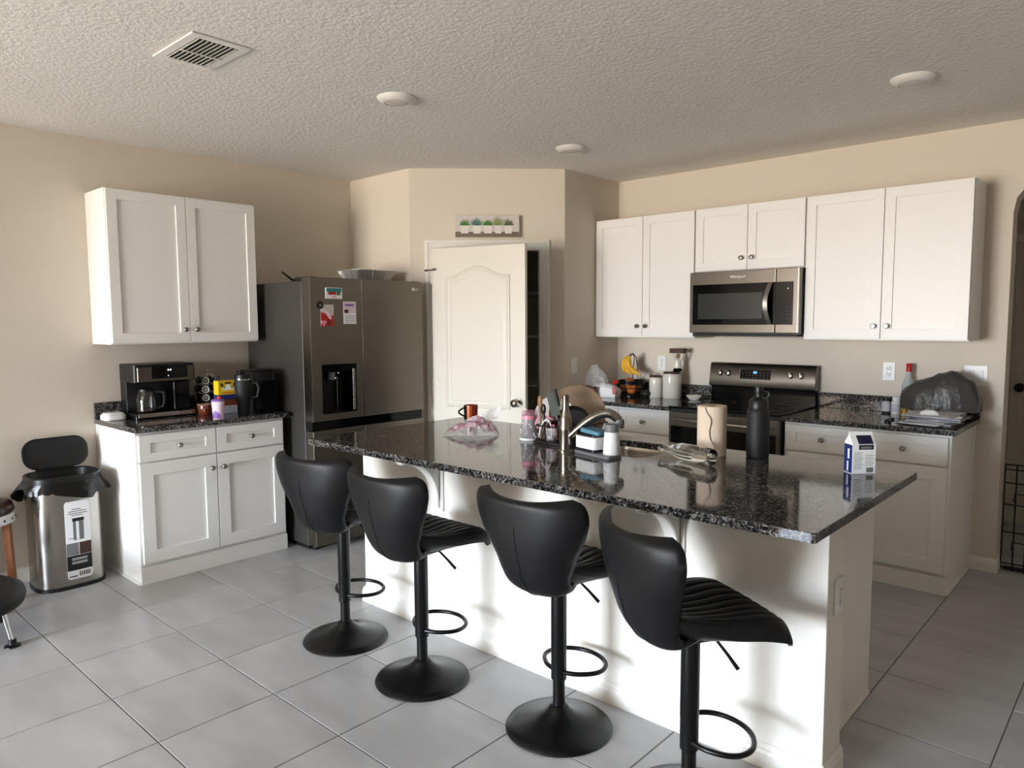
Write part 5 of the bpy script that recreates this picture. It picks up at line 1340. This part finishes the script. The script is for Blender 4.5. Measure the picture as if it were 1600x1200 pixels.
def cup_p(u, v, d):
    z = .006 + .050 * v * (1 - .55 * abs(2 * u - 1)); r_ = .0310 + .0070 * (z - .004) / .104 + d; a = -1.7 + 1.6 * u
    return (r_ * math.cos(a), r_ * math.sin(a), z)
part(cup, 'lower_print', MB().patch(lambda u, v: cup_p(u, v, .0010), lambda u, v: cup_p(u, v, .0003), 14, 5), 'purple', world=False)
part(cup, 'mouthpiece', MB().lathe([(.014, .1242), (.013, .134), (.009, .138), (0, .138)], (.0, .010, 0), 16), 'red', world=False)
bs = [('snack_box', 'grey food carton under the yellow box', 'paper_grey', (.330, -2.760), (.085, .13, .050), CT + .0003), ('snack_box', 'dark red food carton under the yellow box', 'brown_glaze', (.330, -2.762), (.083, .128, .040), CT + .0508),
      ('snack_box', 'blue and white food carton directly under the yellow box', 'blue_print', (.330, -2.765), (.080, .125, .030), CT + .0913)]
for nm, lb, mm, (x_, y_), (sx, sy, sz), z_ in bs:
    single(nm, MB().box(x_ - sx / 2, x_ + sx / 2, y_ - sy / 2, y_ + sy / 2, z_, z_ + sz), mm, lb, 'carton', .002)
yb = thing('tea_box', 'bright yellow printed tea box stacked beside the black tumbler', 'tea box', (.330, -2.765, CT + .1216))
part(yb, 'box', MB().box(-.030, .036, -.066, .066, 0, .090), 'yellow', .001, world=False)
part(yb, 'print', MB().prism([(-.042, .030), (.042, .030), (.030, .044), (.016, .046), (.012, .066), (-.012, .066), (-.016, .046), (-.030, .044)], 'x', .0364, .0370), 'paper_white', world=False, smooth=False)
for s_ in (-1, 1):
    part(yb, 'print', MB().prism([(s_ * .030, .050), (s_ * .052, .054), (s_ * .050, .078), (s_ * .036, .074)], 'x', .0364, .0372), 'brown', world=False, smooth=False)
    part(yb, 'print', MB().lathe([(.008, .0364), (.008, .0374)], (0, s_ * .026, .046), 14, 'x'), 'green_pale', world=False)
part(yb, 'print', MB().prism([(-.025, .070), (.025, .070), (.018, .082), (-.018, .082)], 'x', .0364, .0370), 'brown', world=False, smooth=False)
part(yb, 'print', MB().box(.0364, .0370, -.040, .040, .010, .016), 'mug_orange', world=False)
tb = thing('travel_tumbler', 'large black handled travel tumbler beside the tea box', 'tumbler', (.555, -2.762, CT + .0003))
part(tb, 'body', MB().lathe([(.034, 0), (.036, .004), (.038, .085), (.047, .100), (.050, .215), (.049, .225)], (0, 0, 0), 36), 'black_matte', world=False)
part(tb, 'steel_ring', MB().lathe([(.0495, .2252), (.0505, .228), (.0500, .234), (.048, .234)], (0, 0, 0), 36, ring=True), 'chrome', world=False)
part(tb, 'lid', MB().lathe([(.0485, .2342), (.0495, .255), (.046, .262), (0, .263)], (0, 0, 0), 36), 'black_plastic', world=False)
part(tb, 'sip_flap', MB().box(-.020, .020, -.032, .010, .2633, .285), 'black_plastic', .004, world=False)
part(tb, 'handle', MB().tube([(.030, .040, .205), (.050, .068, .205), (.058, .078, .170), (.050, .068, .118), (.030, .036, .110)], .0085, 10), 'black_matte', world=False)
af = thing('air_fryer', 'tall black rounded air fryer next to the refrigerator', 'air fryer', (.428, -2.592, CT + .0003))
m = loft([(.105, .082, 0), (.118, .090, .03), (.122, .093, .16), (.118, .090, .245), (.110, .084, .272), (.09, .065, .280)], .55, 48)
part(af, 'body', m, 'black_plastic', world=False, ang=60)
part(af, 'basket_front', MB().patch(lambda u, v: (.1225, (u - .5) * .13, .03 + .18 * v), lambda u, v: (.110, (u - .5) * .13, .03 + .18 * v), 4, 4), 'black_gloss', .004, world=False)
part(af, 'top_rim', MB().tube([(p[0], p[1], .274) for p in dshape(.108, .082, .55, 40)], .004, 8, closed=True), 'black_gloss', world=False)

# ------------------------------------------------------------------ wire gate in the archway
gt = thing('wire_gate', 'folded black wire dog crate panel standing in the archway', 'gate', (4.60, .10, 0))
gx0, gx1, gy = 4.205, 5.05, .085
for x in [gx0 + .0575 * k for k in range(15)]:
    part(gt, 'wire', MB().tube([(x, gy, .004), (x, gy, .640)], .0042, 8), 'black_metal')
for z in (.020, .045, .235, .400, .530, .610, .640):
    part(gt, 'wire', MB().tube([(gx0 - .004, gy + .006, z), (gx1, gy + .006, z)], .0042, 8), 'black_metal')
for z in (.13, .42):
    part(gt, 'latch', MB().tube([(gx0 + .05, gy - .012, z), (gx0 + .05, gy - .012, z + .05), (gx0 + .16, gy - .012, z + .05), (gx0 + .16, gy - .012, z - .02), (gx0 + .125, gy - .012, z - .02), (gx0 + .125, gy - .012, z + .03)], .0038, 8), 'black_metal')
part(gt, 'pan', MB().box(gx0 + .01, gx1 - .01, gy + .014, gy + .045, .004, .022), 'black_plastic', .004)
